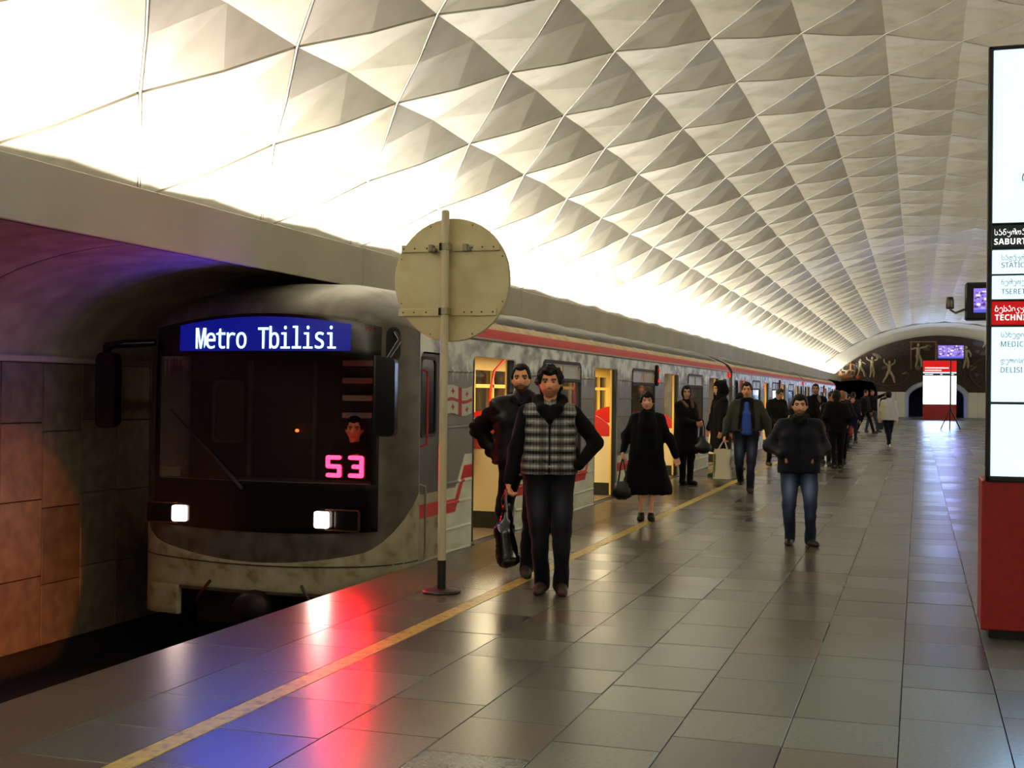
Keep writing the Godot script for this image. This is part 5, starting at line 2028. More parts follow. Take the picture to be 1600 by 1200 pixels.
# short or mid-length hair as a shell over the skull
func hair(x: Transform3D, o: Dictionary, nu: int, nv: int) -> MB:
	var mb := MB.new()
	var top: float = o.get("hairtop", 0.016)
	var sidet: float = o.get("hairside", 0.010)
	var front: float = o.get("hairline", 0.066)
	var back: float = o.get("hairback", -0.075)
	var sidey: float = o.get("hairsidey", -0.005)
	var curl: float = o.get("curl", 0.0)
	var noise := FastNoiseLite.new()
	noise.seed = int(o.get("seed", 3))
	noise.frequency = 22.0
	noise.fractal_octaves = 2
	var rows := []
	for j in nv + 1:
		var row := PackedVector3Array()
		for i in nu:
			var ph := TAU * i / nu - PI
			var v := PI * (j + 0.001) / (nv + 0.002)
			var p := head_pt(v, ph, o, true)
			var a := absf(ph)
			var line: float
			if a < 0.72:
				line = front - 0.006 * cos(a * 4.0)
			elif a < 1.05:
				line = lerpf(front - 0.002, sidey, smooth(0.72, 1.05, a))
			elif a < 1.75:
				line = sidey if a < 1.45 else lerpf(sidey, 0.0, 0.0)
			else:
				line = lerpf(sidey, back, smooth(1.75, 2.15, a))
			var m := smooth(line - 0.004, line + 0.012, p.y)
			var t := lerpf(sidet, top, smooth(0.02, 0.10, p.y))
			t += curl * noise.get_noise_3d(p.x, p.y, p.z)
			var dir := p.normalized()
			row.append(x * (p + dir * (t * m - 0.010 * (1.0 - m))))
		rows.append(row)
	mb.grid(rows, true, false)
	return mb

# palm, four fingers, thumb; d towards the fingers, n out of the palm, s = +1 for a left hand
func hand(mb: MB, w: Vector3, d: Vector3, n: Vector3, s: float, curl: float, cell: float, sc := 1.0) -> void:
	d = d.normalized()
	n = (n - d * n.dot(d)).normalized()
	var lat := d.cross(n).normalized() * s
	var b := []
	var at := func(x: float, y: float, z: float) -> Vector3: return w + (lat * x + d * y + n * z) * sc
	b.append([w - d * 0.03 * sc, at.call(0, 0.02, 0), 0.024 * sc, 0.023 * sc])
	for q in [-0.026, -0.009, 0.009, 0.026]:
		b.append([at.call(q * 0.6, 0.015, 0), at.call(q, 0.082, 0), 0.0155 * sc, 0.0135 * sc])
	var len := [0.058, 0.072, 0.078, 0.070]
	for k in 4:
		var x0: float = [-0.031, -0.0105, 0.0105, 0.031][k]
		var p0: Vector3 = at.call(x0, 0.085, 0)
		var a1 := curl * 1.1
		var a2 := curl * 2.2
		var l: float = len[k] * sc
		var p1 := p0 + (d * cos(a1) + n * sin(a1)) * l * 0.52
		var p2 := p1 + (d * cos(a2) + n * sin(a2)) * l * 0.48
		b.append([p0, p1, 0.0098 * sc, 0.009 * sc])
		b.append([p1, p2, 0.009 * sc, 0.0076 * sc])
	var t0: Vector3 = at.call(0.024, 0.022, 0.004)
	var t1: Vector3 = at.call(0.050, 0.058, 0.012 + 0.012 * curl)
	var t2: Vector3 = at.call(0.050 - 0.02 * curl, 0.088, 0.016 + 0.03 * curl)
	b.append([t0, t1, 0.0135 * sc, 0.011 * sc])
	b.append([t1, t2, 0.011 * sc, 0.0085 * sc])
	sdf(mb, b, cell, 0.006 * sc)

var cloth_noise: FastNoiseLite

func wrinkle(amp: float, fr := 1.0) -> Callable:
	return func(p: Vector3, n: Vector3) -> Vector3:
		return p + n * amp * cloth_noise.get_noise_3d(p.x * fr, p.y * 0.6 * fr, p.z * fr)

func cloth(c: Color, rough := 0.85) -> StandardMaterial3D:
	var m := mat(c, rough, 0.0, 0.3)
	m.rim_enabled = true
	m.rim = 0.2
	return m

func person(o: Dictionary) -> Node3D:
	var at: Vector2 = o.at
	var root := thing("person", o.label, "person", Vector3(at.x, o.get("y", 0.0), -at.y), deg_to_rad(o.get("yaw", 0.0)), o.get("group", ""))
	var s: float = o.h / 1.75
	var cell: float = o.get("cell", 0.02)
	var wide: float = o.get("build", 1.0)
	var lean: float = o.get("lean", 0.0)
	var female: bool = o.get("female", false)
	var sit: bool = o.get("sit", false)
	# joints
	var hipy: float = o.get("hipy", 0.93)
	var J := {}
	var sway: float = o.get("sway", 0.0)
	J.pel = Vector3(sway, hipy, 0.0)
	var tb := Basis(Vector3(1, 0, 0), lean) * Basis(Vector3(0, 0, 1), o.get("tilt", 0.0))
	var up := func(x: float, y: float, z: float) -> Vector3: return J.pel + tb * Vector3(x, y - 0.93, z)
	var shw: float = (0.158 if female else 0.176) * wide
	for k in ["L", "R"]:
		var sg := 1.0 if k == "L" else -1.0
		J["hip" + k] = J.pel + Vector3(0.088 * sg * wide, -0.03, 0)
		var ft: Array = o.foot[k]
		J["ank" + k] = Vector3(ft[0], 0.085 + ft[2], ft[1])
		J["kne" + k] = ik(J["hip" + k], J["ank" + k], 0.419, 0.400, Vector3(0.12 * sg, 0, 1))
		J["sho" + k] = up.call(shw * sg, 1.395, -0.01)
		J["wri" + k] = o.hand[k]
		J["elb" + k] = ik(J["sho" + k], J["wri" + k], 0.285, 0.255, o.get("pole" + k, Vector3(0.35 * sg, -0.2, -0.8)))
	J.neck = up.call(0, 1.47, 0.0)
	J.head = up.call(0, 1.625, 0.025)
	var hb := tb * Basis(Vector3(0, 1, 0), deg_to_rad(o.get("look", 0.0))) * Basis(Vector3(1, 0, 0), deg_to_rad(o.get("nod", 0.0)))
	J.head = J.neck + Basis(Vector3(0, 1, 0), deg_to_rad(o.get("look", 0.0))) * Basis(Vector3(1, 0, 0), deg_to_rad(o.get("nod", 0.0)) * 0.7) * (J.head - J.neck)
	var G := Transform3D(Basis.IDENTITY.scaled(Vector3.ONE * s), Vector3.ZERO)
	var sc := func(list: Array) -> Array:
		var r := []
		for q in list:
			r.append([q[0] * s, q[1] * s, q[2] * s, q[3] * s])
		return r
	# ---- the body itself, one surface
	var skin: Color = lin(o.get("skin", Color(0.87, 0.64, 0.50)))
	var body := MB.new()
	body.col = skin
	var bb := [[J.neck + Vector3(0, -0.10, -0.005), J.head + hb * Vector3(0, -0.05, -0.02), 0.056 * (0.88 if female else 1.0), 0.052 * (0.88 if female else 1.0)],
		[up.call(-0.11, 1.39, -0.01), up.call(0.11, 1.39, -0.01), 0.05, 0.05], [up.call(-0.07, 1.30, 0), up.call(0.07, 1.30, 0), 0.085, 0.085], [up.call(-0.06, 1.1, 0), up.call(0.06, 1.1, 0), 0.08, 0.08], [up.call(0, 1.35, 0), up.call(0, 0.95, 0), 0.09, 0.09], [J.hipL, J.hipR, 0.085, 0.085]]
	for k in ["L", "R"]:
		bb.append([J["sho" + k], J["elb" + k], 0.042, 0.036])
		bb.append([J["elb" + k], J["wri" + k], 0.036, 0.025])
		bb.append([J["hip" + k], J["kne" + k], 0.055 if o.has("skirt") else 0.07, 0.042])
		bb.append([J["kne" + k], J["ank" + k], 0.045, 0.032])
	sdf(body, sc.call(bb), 0.022 if cell < 0.02 else 0.03, 0.03)
	for k in ["L", "R"]:
		if o.get("pocket" + k, false):
			continue
		var sg := 1.0 if k == "L" else -1.0
		var d: Vector3 = o.get("fing" + k, (J["wri" + k] - J["elb" + k]).normalized() * 0.6 + Vector3(0, -0.5, 0.1))
		var n: Vector3 = o.get("palm" + k, Vector3(-sg, 0, 0.0))
		body.col = skin.lerp(lin(Color(0.75, 0.35, 0.25)), 0.12)
		hand(body, J["wri" + k] * s, d, n, sg, o.get("curl" + k, 0.5), 0.005 if cell < 0.016 else 0.008 if cell < 0.024 else 0.012, s)
	var hx := Transform3D(hb.scaled(Vector3.ONE * s), J.head * s)
	hx.basis = Basis(hb.x * s, hb.y * s, hb.z * s)
	var nu := 72 if cell < 0.016 else 44 if cell < 0.024 else 28
	head(body, hx, o, nu, int(nu * 0.9))
	var sm := mat(Color.WHITE, 0.55, 0.0, 0.4)
	sm.vertex_color_use_as_albedo = true
	sm.subsurf_scatter_enabled = false
	obj("body", body, sm, root)
	# ---- hair
	if o.get("hair", true):
		var hm := hair(hx, o, nu, int(nu * 0.8))
		if o.has("locks"):   # longer hair hanging from the skull, in head space
			var lk := []
			for q in o.locks:
				lk.append([hx * q[0], hx * q[1], q[2] * s, q[3] * s])
			sdf(hm, lk, minf(cell, 0.02), 0.03)
		obj("hair", hm, mat(o.get("haircol", Color(0.06, 0.045, 0.035)), 0.6, 0.0, 0.35), root)
	# ---- trousers
	if o.get("trousers", true):
		var tr := [[J.hipL + Vector3(0, 0.05, 0), J.hipR + Vector3(0, 0.05, 0), 0.108 * wide, 0.108 * wide], [J.pel + Vector3(-0.06, 0.08, 0), J.pel + Vector3(0.06, 0.08, 0), 0.105 * wide, 0.105 * wide]]
		var lw: float = o.get("legw", 1.0)
		for k in ["L", "R"]:
			tr.append([J["hip" + k], J["kne" + k], 0.096 * wide * lw, 0.068 * lw])
			tr.append([J["kne" + k] + Vector3(0, 0, -0.008), J["ank" + k] + Vector3(0, -0.025, -0.005), 0.064 * lw, 0.054 * lw])
		var tc: Color = o.get("pants", Color(0.05, 0.05, 0.06))
		var b := MB.new()
		var fade: Color = o.get("fade", tc)
		var cf := func(p: Vector3, n: Vector3) -> Color:
			var q := p / s
			var f := 0.0
			for k in ["L", "R"]:
				var m: Vector3 = J["hip" + k].lerp(J["kne" + k], 0.55)
				f = maxf(f, gs(q.x - m.x, 0.05) * gs(q.y - m.y, 0.13) * smooth(0.1, 0.7, n.z))
				m = J["kne" + k].lerp(J["ank" + k], 0.15)
				f = maxf(f, 0.4 * gs(q.x - m.x, 0.04) * gs(q.y - m.y, 0.09) * smooth(0.1, 0.7, n.z))
			return lin(tc).lerp(lin(fade), f)
		sdf(b, sc.call(tr), cell, 0.035, cf, wrinkle(0.014 * s, 1.0))
		var m := cloth(Color.WHITE)
		m.vertex_color_use_as_albedo = true
		obj("trousers", b, m, root)
	# ---- shoes
	for k in ["L", "R"]:
		var sg := 1.0 if k == "L" else -1.0
		var a: Vector3 = J["ank" + k]
		var out: float = o.get("toe" + k, 0.2 * sg)
		var f := Vector3(sin(out), o.get("drop" + k, 0.0), cos(out)).normalized()
		var lat := Vector3(f.z, 0, -f.x)
		var gy: float = a.y - 0.085
		var b := MB.new()
		var sl: float = o.get("shoel", 1.0)
		sdf(b, sc.call([[a + Vector3(0, -0.045, 0) - f * 0.045, a + Vector3(0, -0.05, 0) + f * 0.12 * sl, 0.041, 0.038], [a + Vector3(0, -0.055, 0) + f * 0.05 - lat * 0.008, a + Vector3(0, -0.06, 0) + f * 0.15 * sl, 0.042, 0.03], [a + Vector3(0, 0.0, -0.005), a + Vector3(0, -0.04, 0) + f * 0.03, 0.046, 0.045]]), minf(cell, 0.014) if cell < 0.025 else 0.02, 0.02, null, null, gy * s)
		obj("shoe", b, mat(o.get("shoes", Color(0.03, 0.03, 0.03)), 0.5), root)
	# ---- upper clothes
	var tcol: Color = o.get("top", Color(0.03, 0.03, 0.035))
	var th: float = o.get("thick", 0.0)
	var hem: float = o.get("hem", 0.90)
	var torso := [[up.call(-0.115 * wide, 1.37, -0.005), up.call(0.115 * wide, 1.37, -0.005), 0.058 + th, 0.058 + th], [up.call(-0.09 * wide, 1.27, 0.008), up.call(0.09 * wide, 1.27, 0.008), 0.104 + th, 0.104 + th], [up.call(-0.085 * wide, 1.12, 0.012), up.call(0.085 * wide, 1.12, 0.012), 0.103 + th, 0.103 + th], [up.call(-0.09 * wide, 1.0, 0.008), up.call(0.09 * wide, 1.0, 0.008), 0.112 + th, 0.112 + th]]
	for sx in [-1.0, 1.0]:
		torso.append([up.call(sx * 0.04, 1.455, -0.015), up.call(sx * shw * 0.9, 1.40, -0.01), 0.042 + th * 0.5, 0.050 + th * 0.7])
		torso.append([up.call(sx * 0.085 * wide, 1.27, 0.006), up.call(sx * 0.088 * wide, maxf(hem + 0.03, 0.9), 0.006), 0.098 + th, 0.104 + th])
	if female:
		torso.append([up.call(-0.06, 1.25, 0.06), up.call(0.06, 1.25, 0.06), 0.055 + th, 0.055 + th])
	if not sit:
		torso.append([up.call(-0.092 * wide, hem + 0.02, 0.005), up.call(0.092 * wide, hem + 0.02, 0.005), 0.112 + th, 0.112 + th])
	torso.append([up.call(0, 1.40, -0.012), up.call(0, 1.475, -0.008), 0.075 + th * 0.5, o.get("collar", 0.068)])
	if o.has("skirt"):      # long coat: rings down to the hem
		var y0 := 0.95
		var y1: float = o.skirt
		for k in 5:
			var t := (k + 1) / 5.0
			var y := lerpf(y0, y1, t)
			var w2: float = lerpf(0.095, o.get("flare", 0.13), t)
			y = maxf(y, y1 + 0.03)
			torso.append([Vector3(J.pel.x - w2, y, 0.0), Vector3(J.pel.x + w2, y, 0.0), lerpf(0.122, 0.14, t), lerpf(0.122, 0.14, t)])
	var sleeves := []
	for k in ["L", "R"]:
		var e: Vector3 = J["elb" + k]
		var w: Vector3 = J["wri" + k]
		sleeves.append([J["sho" + k], e, 0.059 + th * 0.8, 0.050 + th * 0.8])
		sleeves.append([e, w.lerp(e, 0.06), 0.050 + th * 0.8, 0.041 + th * 0.6])
	var def := wrinkle(o.get("crease", 0.012) * s)
	if o.get("puffer", false):
		def = func(p: Vector3, n: Vector3) -> Vector3:
			var q := absf(sin(PI * (p.y + 0.02 * sin(p.x * 14.0)) / (0.074 * s)))
			return p + n * (0.028 * s * (pow(q, 0.6) - 0.6) + 0.006 * cloth_noise.get_noise_3d(p.x, p.y, p.z))
	var cut: float = -99.0 if sit else (o.skirt if o.has("skirt") else (hem + hipy - 0.93)) * s
	var tm: StandardMaterial3D = o.get("topmat", null)
	if tm == null:
		tm = cloth(tcol, o.get("toprough", 0.85))
	if o.has("vest"):
		torso.append([up.call(-0.158 * wide, 1.385, -0.008), up.call(0.158 * wide, 1.385, -0.008), 0.066, 0.066])
		var b := MB.new()
		sdf(b, sc.call(torso), cell, 0.04, null, def, cut)
		obj("vest", b, o.vest, root)
		b = MB.new()
		sdf(b, sc.call(sleeves), cell, 0.03, null, def)
		obj("sleeves", b, tm, root)
	else:
		var b := MB.new()
		var nt := torso.size()
		torso.append_array(sleeves)
		sdf(b, sc.call(torso), cell, 0.05, null, def, cut, nt)
		obj(o.get("topname", "jacket"), b, tm, root)
	# ---- anything else worn: [name, colour or material, bones (body space, leaning with the torso), blend, cell]
	for q in o.get("extra", []):
		var l := []
		for e in q[2]:
			l.append([up.call(e[0].x, e[0].y, e[0].z), up.call(e[1].x, e[1].y, e[1].z), e[2], e[3]])
		var b := MB.new()
		sdf(b, sc.call(l), q[4] if q.size() > 4 else minf(cell, 0.014), q[3], null, wrinkle(0.005))
		obj(q[0], b, q[1] if q[1] is Material else cloth(q[1]), root)
	o.J = J
	o.s = s
	return root

func world_hand(o: Dictionary, k: String, off := Vector3.ZERO) -> Vector3:
	var p: Vector3 = (o.J["wri" + k] + off) * o.s
	return Basis(Vector3(0, 1, 0), deg_to_rad(o.get("yaw", 0.0))) * p + Vector3(o.at.x, 0, -o.at.y)

func plaid() -> StandardMaterial3D:
	var n := 128
	var im := Image.create(n, n, false, Image.FORMAT_RGB8)
	for i in n:
		for j in n:
			var y := fposmod(float(j) / n * 2.0, 1.0)
			var x := float(i) / n
			var k := 0.06 if y < 0.36 else 0.62
			if y > 0.42 and y < 0.50 or y > 0.86 and y < 0.93: k = 0.24
			if y > 0.60 and y < 0.76: k = 0.74
			var fx := fposmod(x * 6.0, 1.0)
			if fx < 0.16: k = lerpf(k, 0.9, 0.22)
			elif fx > 0.5 and fx < 0.7: k = lerpf(k, 0.03, 0.35)
			if x > 0.45 and x < 0.75: k = lerpf(k, 0.05, 0.30)
			if (i + j) % 3 == 0: k *= 0.9
			im.set_pixel(i, j, Color(k, k, k * 0.97))
	var m := cloth(Color.WHITE)
	m.albedo_texture = ImageTexture.create_from_image(im)
	m.uv1_triplanar = true
	m.uv1_scale = Vector3.ONE * 7.4
	return m

func people() -> void:
	cloth_noise = FastNoiseLite.new()
	cloth_noise.seed = 4
	cloth_noise.frequency = 7.0
	cloth_noise.fractal_octaves = 3
	var black := Color(0.022, 0.022, 0.025)
	var F := func(lx: float, lz: float, ll: float, rx: float, rz: float, rl: float) -> Dictionary: return {"L": [lx, lz, ll], "R": [rx, rz, rl]}
	var H := func(l: Vector3, r: Vector3) -> Dictionary: return {"L": l, "R": r}
	# 1 the man in the plaid waistcoat
	var a := {"label": "curly-haired man in a black and white plaid zip vest carrying a black bag", "at": Vector2(-2.67, 9.14), "h": 1.715, "yaw": 16.0, "cell": 0.013, "build": 1.06, "foot": F.call(0.10, 0.06, 0.0, -0.05, 0.02, 0.0), "hand": H.call(Vector3(0.22, 0.985, 0.10), Vector3(-0.315, 0.86, 0.10)), "poleL": Vector3(0.9, 0.0, -0.35), "poleR": Vector3(-0.5, 0, -0.9), "pocketL": true, "fingR": Vector3(0.05, -1, 0.1), "palmR": Vector3(0.9, 0, -0.2), "curlR": 0.95, "skin": Color(0.95, 0.67, 0.50), "beard": 0.62, "haircol": Color(0.075, 0.055, 0.04), "curl": 0.026, "hairtop": 0.026, "hairside": 0.026, "hairsidey": -0.012, "hairline": 0.060, "wide": 1.06, "jaw": 0.82, "look": -3.0, "tilt": 0.0, "vest": plaid(), "top": black, "pants": Color(0.035, 0.037, 0.05), "fade": Color(0.20, 0.205, 0.25), "legw": 1.08, "shoes": Color(0.20, 0.14, 0.10), "shoel": 1.0, "toeL": 0.1, "toeR": -0.25, "hem": 0.92, "thick": 0.006, "collar": 0.062}
	a.extra = [["hood", Color(0.03, 0.03, 0.032), [[Vector3(-0.085, 1.49, -0.03), Vector3(0.085, 1.49, -0.03), 0.05, 0.05], [Vector3(-0.09, 1.49, -0.02), Vector3(-0.062, 1.42, 0.088), 0.044, 0.030], [Vector3(0.09, 1.49, -0.02), Vector3(0.062, 1.42, 0.088), 0.044, 0.030], [Vector3(-0.065, 1.43, 0.085), Vector3(0.0, 1.33, 0.118), 0.036, 0.018], [Vector3(0.065, 1.43, 0.085), Vector3(0.0, 1.33, 0.118), 0.036, 0.018]], 0.025],
		["undershirt", Color(0.015, 0.015, 0.017), [[Vector3(-0.035, 1.43, 0.078), Vector3(0.0, 1.35, 0.115), 0.036, 0.03], [Vector3(0.035, 1.43, 0.078), Vector3(0.0, 1.35, 0.115), 0.036, 0.03]], 0.02],
		["zip", Color(0.015, 0.015, 0.016), [[Vector3(0.0, 1.35, 0.124), Vector3(0.0, 1.25, 0.136), 0.008, 0.007], [Vector3(0.0, 1.25, 0.136), Vector3(0, 1.12, 0.129), 0.007, 0.007], [Vector3(0, 1.12, 0.129), Vector3(0, 0.93, 0.131), 0.007, 0.007]], 0.004, 0.007]]
	person(a)
	bag_black(world_hand(a, "R", Vector3(0.0, -0.075, 0.02)), 0.28)
	# 2 the man in the black quilted jacket behind him
	a = {"label": "dark-haired man in a black quilted jacket stepping off the train behind the plaid vest man", "at": Vector2(-3.145, 9.98), "h": 1.77, "yaw": 14.0, "cell": 0.014, "build": 1.08, "foot": F.call(0.04, 0.14, 0.0, -0.17, -0.50, 0.24), "hipy": 0.915, "hand": H.call(Vector3(0.24, 0.95, 0.06), Vector3(-0.24, 0.98, -0.10)), "poleR": Vector3(-0.9, 0.1, -0.5), "poleL": Vector3(0.8, 0, -0.6), "pocketL": true, "pocketR": true, "skin": Color(0.94, 0.70, 0.54), "beard": 0.9, "hairtop": 0.015, "hairside": 0.009, "hairline": 0.072, "haircol": Color(0.04, 0.032, 0.03), "puffer": true, "thick": 0.030, "hem": 0.93, "top": Color(0.06, 0.06, 0.066), "toprough": 0.42, "pants": Color(0.022, 0.022, 0.024), "fade": Color(0.06, 0.062, 0.075), "dropR": -1.1, "toeL": 0.15, "toeR": -0.2, "collar": 0.085, "tilt": 0.03}
	a.extra = [["collar", Color(0.035, 0.035, 0.04), [[Vector3(-0.075, 1.49, -0.04), Vector3(0.075, 1.49, -0.04), 0.035, 0.035], [Vector3(-0.09, 1.49, -0.03), Vector3(-0.07, 1.465, 0.07), 0.03, 0.024], [Vector3(0.09, 1.49, -0.03), Vector3(0.07, 1.465, 0.07), 0.03, 0.024], [Vector3(-0.07, 1.465, 0.07), Vector3(-0.02, 1.42, 0.115), 0.024, 0.02], [Vector3(0.07, 1.465, 0.07), Vector3(0.02, 1.42, 0.115), 0.024, 0.02]], 0.02]]
	person(a)
	# 3 woman in the long black coat
	a = {"label": "short-haired woman in a long flared black coat and dark scarf carrying a round handbag", "at": Vector2(-3.09, 14.75), "h": 1.535, "yaw": 12.0, "cell": 0.016, "female": true, "build": 1.04, "foot": F.call(0.06, 0.06, 0.0, -0.07, 0.02, 0.0), "hand": H.call(Vector3(0.40, 0.88, 0.06), Vector3(-0.33, 0.93, 0.05)), "poleL": Vector3(0.7, 0, -0.6), "palmL": Vector3(-0.4, 0, 0.9), "curlL": 0.6, "curlR": 0.95, "skin": Color(0.92, 0.71, 0.60), "hairtop": 0.026, "hairside": 0.022, "hairsidey": -0.02, "hairline": 0.055, "curl": 0.02, "haircol": Color(0.03, 0.022, 0.02), "wide": 1.08, "jaw": 0.84, "nose": 0.019, "browk": 0.6, "trousers": false, "skirt": 0.36, "flare": 0.21, "top": Color(0.016, 0.016, 0.017), "topname": "coat", "thick": 0.012, "crease": 0.02, "look": -4.0, "shoel": 0.75}
	a.extra = [["scarf", Color(0.035, 0.05, 0.05), [[Vector3(-0.05, 1.49, 0.05), Vector3(0.05, 1.49, 0.05), 0.04, 0.04], [Vector3(-0.07, 1.47, 0.06), Vector3(-0.10, 1.30, 0.12), 0.04, 0.035], [Vector3(0.07, 1.47, 0.06), Vector3(0.10, 1.30, 0.12), 0.04, 0.035], [Vector3(-0.10, 1.30, 0.12), Vector3(-0.11, 0.96, 0.13), 0.032, 0.034], [Vector3(0.10, 1.30, 0.12), Vector3(0.11, 1.0, 0.13), 0.032, 0.034]], 0.02, 0.012]]
	person(a)
	bag_round(world_hand(a, "R", Vector3(0, -0.08, 0.02)))
	# 4 woman with the tan collar
	a = {"label": "dark-haired woman in a black coat with a tan collar, hands clasped beside the train", "at": Vector2(-3.72, 20.9), "h": 1.66, "yaw": 50.0, "cell": 0.018, "female": true, "foot": F.call(0.07, 0.05, 0.0, -0.07, 0.0, 0.0), "hand": H.call(Vector3(0.10, 1.12, 0.30), Vector3(-0.04, 1.10, 0.31)), "curlL": 0.7, "curlR": 0.7, "fingL": Vector3(-0.6, -0.3, 0.7), "fingR": Vector3(0.6, -0.3, 0.7), "skin": Color(0.80, 0.60, 0.48), "haircol": Color(0.035, 0.025, 0.02), "hairtop": 0.018, "hairside": 0.016, "hairsidey": -0.09, "hairback": -0.11, "look": -32.0, "top": Color(0.02, 0.02, 0.021), "topname": "coat", "skirt": 0.55, "flare": 0.10, "thick": 0.016, "pants": black, "shoel": 0.9, "locks": [[Vector3(0, -0.06, -0.07), Vector3(0, -0.15, -0.06), 0.06, 0.04]]}
	a.extra = [["collar", Color(0.45, 0.33, 0.23), [[Vector3(-0.10, 1.46, 0.03), Vector3(-0.06, 1.38, 0.11), 0.035, 0.03], [Vector3(0.10, 1.46, 0.03), Vector3(0.06, 1.38, 0.11), 0.035, 0.03], [Vector3(-0.1, 1.47, -0.04), Vector3(0.1, 1.47, -0.04), 0.035, 0.035]], 0.02]]
	person(a)
	bag_oval(world_hand(a, "L", Vector3(0.0, -0.03, 0.02)), "black oval handbag hanging from the clasped hands of the tan-collar woman")
	# 5 hooded figure by the last door
	person({"label": "hooded person in a long black coat facing the train at the fourth door", "at": Vector2(-3.50, 23.2), "h": 1.74, "yaw": -60.0, "cell": 0.02, "foot": F.call(0.08, 0.1, 0.0, -0.08, -0.08, 0.0), "hand": H.call(Vector3(0.26, 0.86, 0.08), Vector3(-0.26, 0.88, 0.12)), "skin": Color(0.85, 0.64, 0.52), "top": Color(0.018, 0.018, 0.02), "topname": "coat", "skirt": 0.45, "flare": 0.12, "thick": 0.02, "pants": black, "hair": false, "look": 15.0,
		"extra": [["hood", Color(0.016, 0.016, 0.018), [[Vector3(0, 1.67, -0.03), Vector3(0, 1.60, -0.05), 0.115, 0.125], [Vector3(0, 1.71, 0.03), Vector3(0, 1.70, -0.03), 0.088, 0.10], [Vector3(-0.075, 1.66, 0.04), Vector3(-0.07, 1.50, 0.05), 0.035, 0.05], [Vector3(0.075, 1.66, 0.04), Vector3(0.07, 1.50, 0.05), 0.035, 0.05], [Vector3(-0.08, 1.46, 0), Vector3(0.08, 1.46, 0), 0.085, 0.085]], 0.03, 0.016]]})
	# 6 man with the blue shirt
	a = {"label": "man in an open dark green jacket and bright blue shirt carrying a white bag", "at": Vector2(-2.55, 19.7), "h": 1.72, "yaw": 7.0, "cell": 0.016, "build": 1.05, "foot": F.call(0.06, 0.16, 0.0, -0.09, -0.20, 0.10), "hipy": 0.92, "dropR": -0.8, "hand": H.call(Vector3(0.36, 0.88, 0.02), Vector3(-0.34, 0.90, 0.10)), "poleL": Vector3(0.8, 0, -0.5), "curlR": 0.95, "palmR": Vector3(0.9, 0, -0.3), "skin": Color(0.95, 0.67, 0.50), "beard": 0.3, "haircol": Color(0.05, 0.035, 0.03), "hairtop": 0.02, "hairline": 0.07, "look": -3.0, "top": Color(0.17, 0.18, 0.145), "toprough": 0.55, "thick": 0.022, "hem": 0.98, "pants": Color(0.06, 0.07, 0.11), "fade": Color(0.26, 0.30, 0.40), "legw": 1.06}
	a.extra = [["shirt", Color(0.20, 0.31, 0.66), [[Vector3(0, 1.41, 0.085), Vector3(0, 1.25, 0.120), 0.04, 0.05], [Vector3(-0.03, 1.25, 0.120), Vector3(-0.05, 0.97, 0.112), 0.05, 0.05], [Vector3(0.03, 1.25, 0.120), Vector3(0.05, 0.97, 0.112), 0.05, 0.05], [Vector3(0, 1.25, 0.122), Vector3(0, 0.97, 0.118), 0.05, 0.052]], 0.03],
		["scarf", Color(0.03, 0.035, 0.06), [[Vector3(-0.06, 1.475, 0.05), Vector3(0.06, 1.475, 0.05), 0.042, 0.042], [Vector3(-0.07, 1.46, 0.06), Vector3(-0.095, 1.22, 0.142), 0.034, 0.032], [Vector3(0.07, 1.46, 0.06), Vector3(0.095, 1.22, 0.142), 0.034, 0.032], [Vector3(-0.095, 1.22, 0.142), Vector3(-0.11, 1.02, 0.135), 0.032, 0.03], [Vector3(0.095, 1.22, 0.142), Vector3(0.11, 1.02, 0.135), 0.032, 0.03]], 0.015]]
	person(a)
	bag_white(world_hand(a, "R", Vector3(0, -0.08, 0.01)), 0.42)
	# 7 man in the navy jacket
	a = {"label": "bearded young man in a navy jacket and faded jeans, hands in pockets, alone mid-platform", "at": Vector2(-1.145, 12.97), "h": 1.55, "yaw": 5.0, "cell": 0.013, "build": 1.10, "foot": F.call(0.13, 0.06, 0.0, -0.10, 0.0, 0.0), "hipy": 0.90, "hand": H.call(Vector3(0.185, 1.04, 0.115), Vector3(-0.185, 1.04, 0.115)), "pocketL": true, "pocketR": true, "poleL": Vector3(0.40, 0.0, -0.85), "poleR": Vector3(-0.65, 0.0, -0.65), "fingL": Vector3(-0.35, -0.9, 0.05), "fingR": Vector3(0.35, -0.9, 0.05), "skin": Color(0.95, 0.73, 0.60), "beard": 0.8, "haircol": Color(0.07, 0.055, 0.045), "hairtop": 0.022, "hairside": 0.012, "hairline": 0.060, "wide": 1.06, "top": Color(0.06, 0.068, 0.12), "toprough": 0.6, "thick": 0.022, "hem": 0.86, "pants": Color(0.11, 0.135, 0.22), "fade": Color(0.42, 0.50, 0.68), "legw": 1.10, "shoes": Color(0.05, 0.035, 0.03), "toeL": 0.5, "toeR": -0.15, "collar": 0.078}
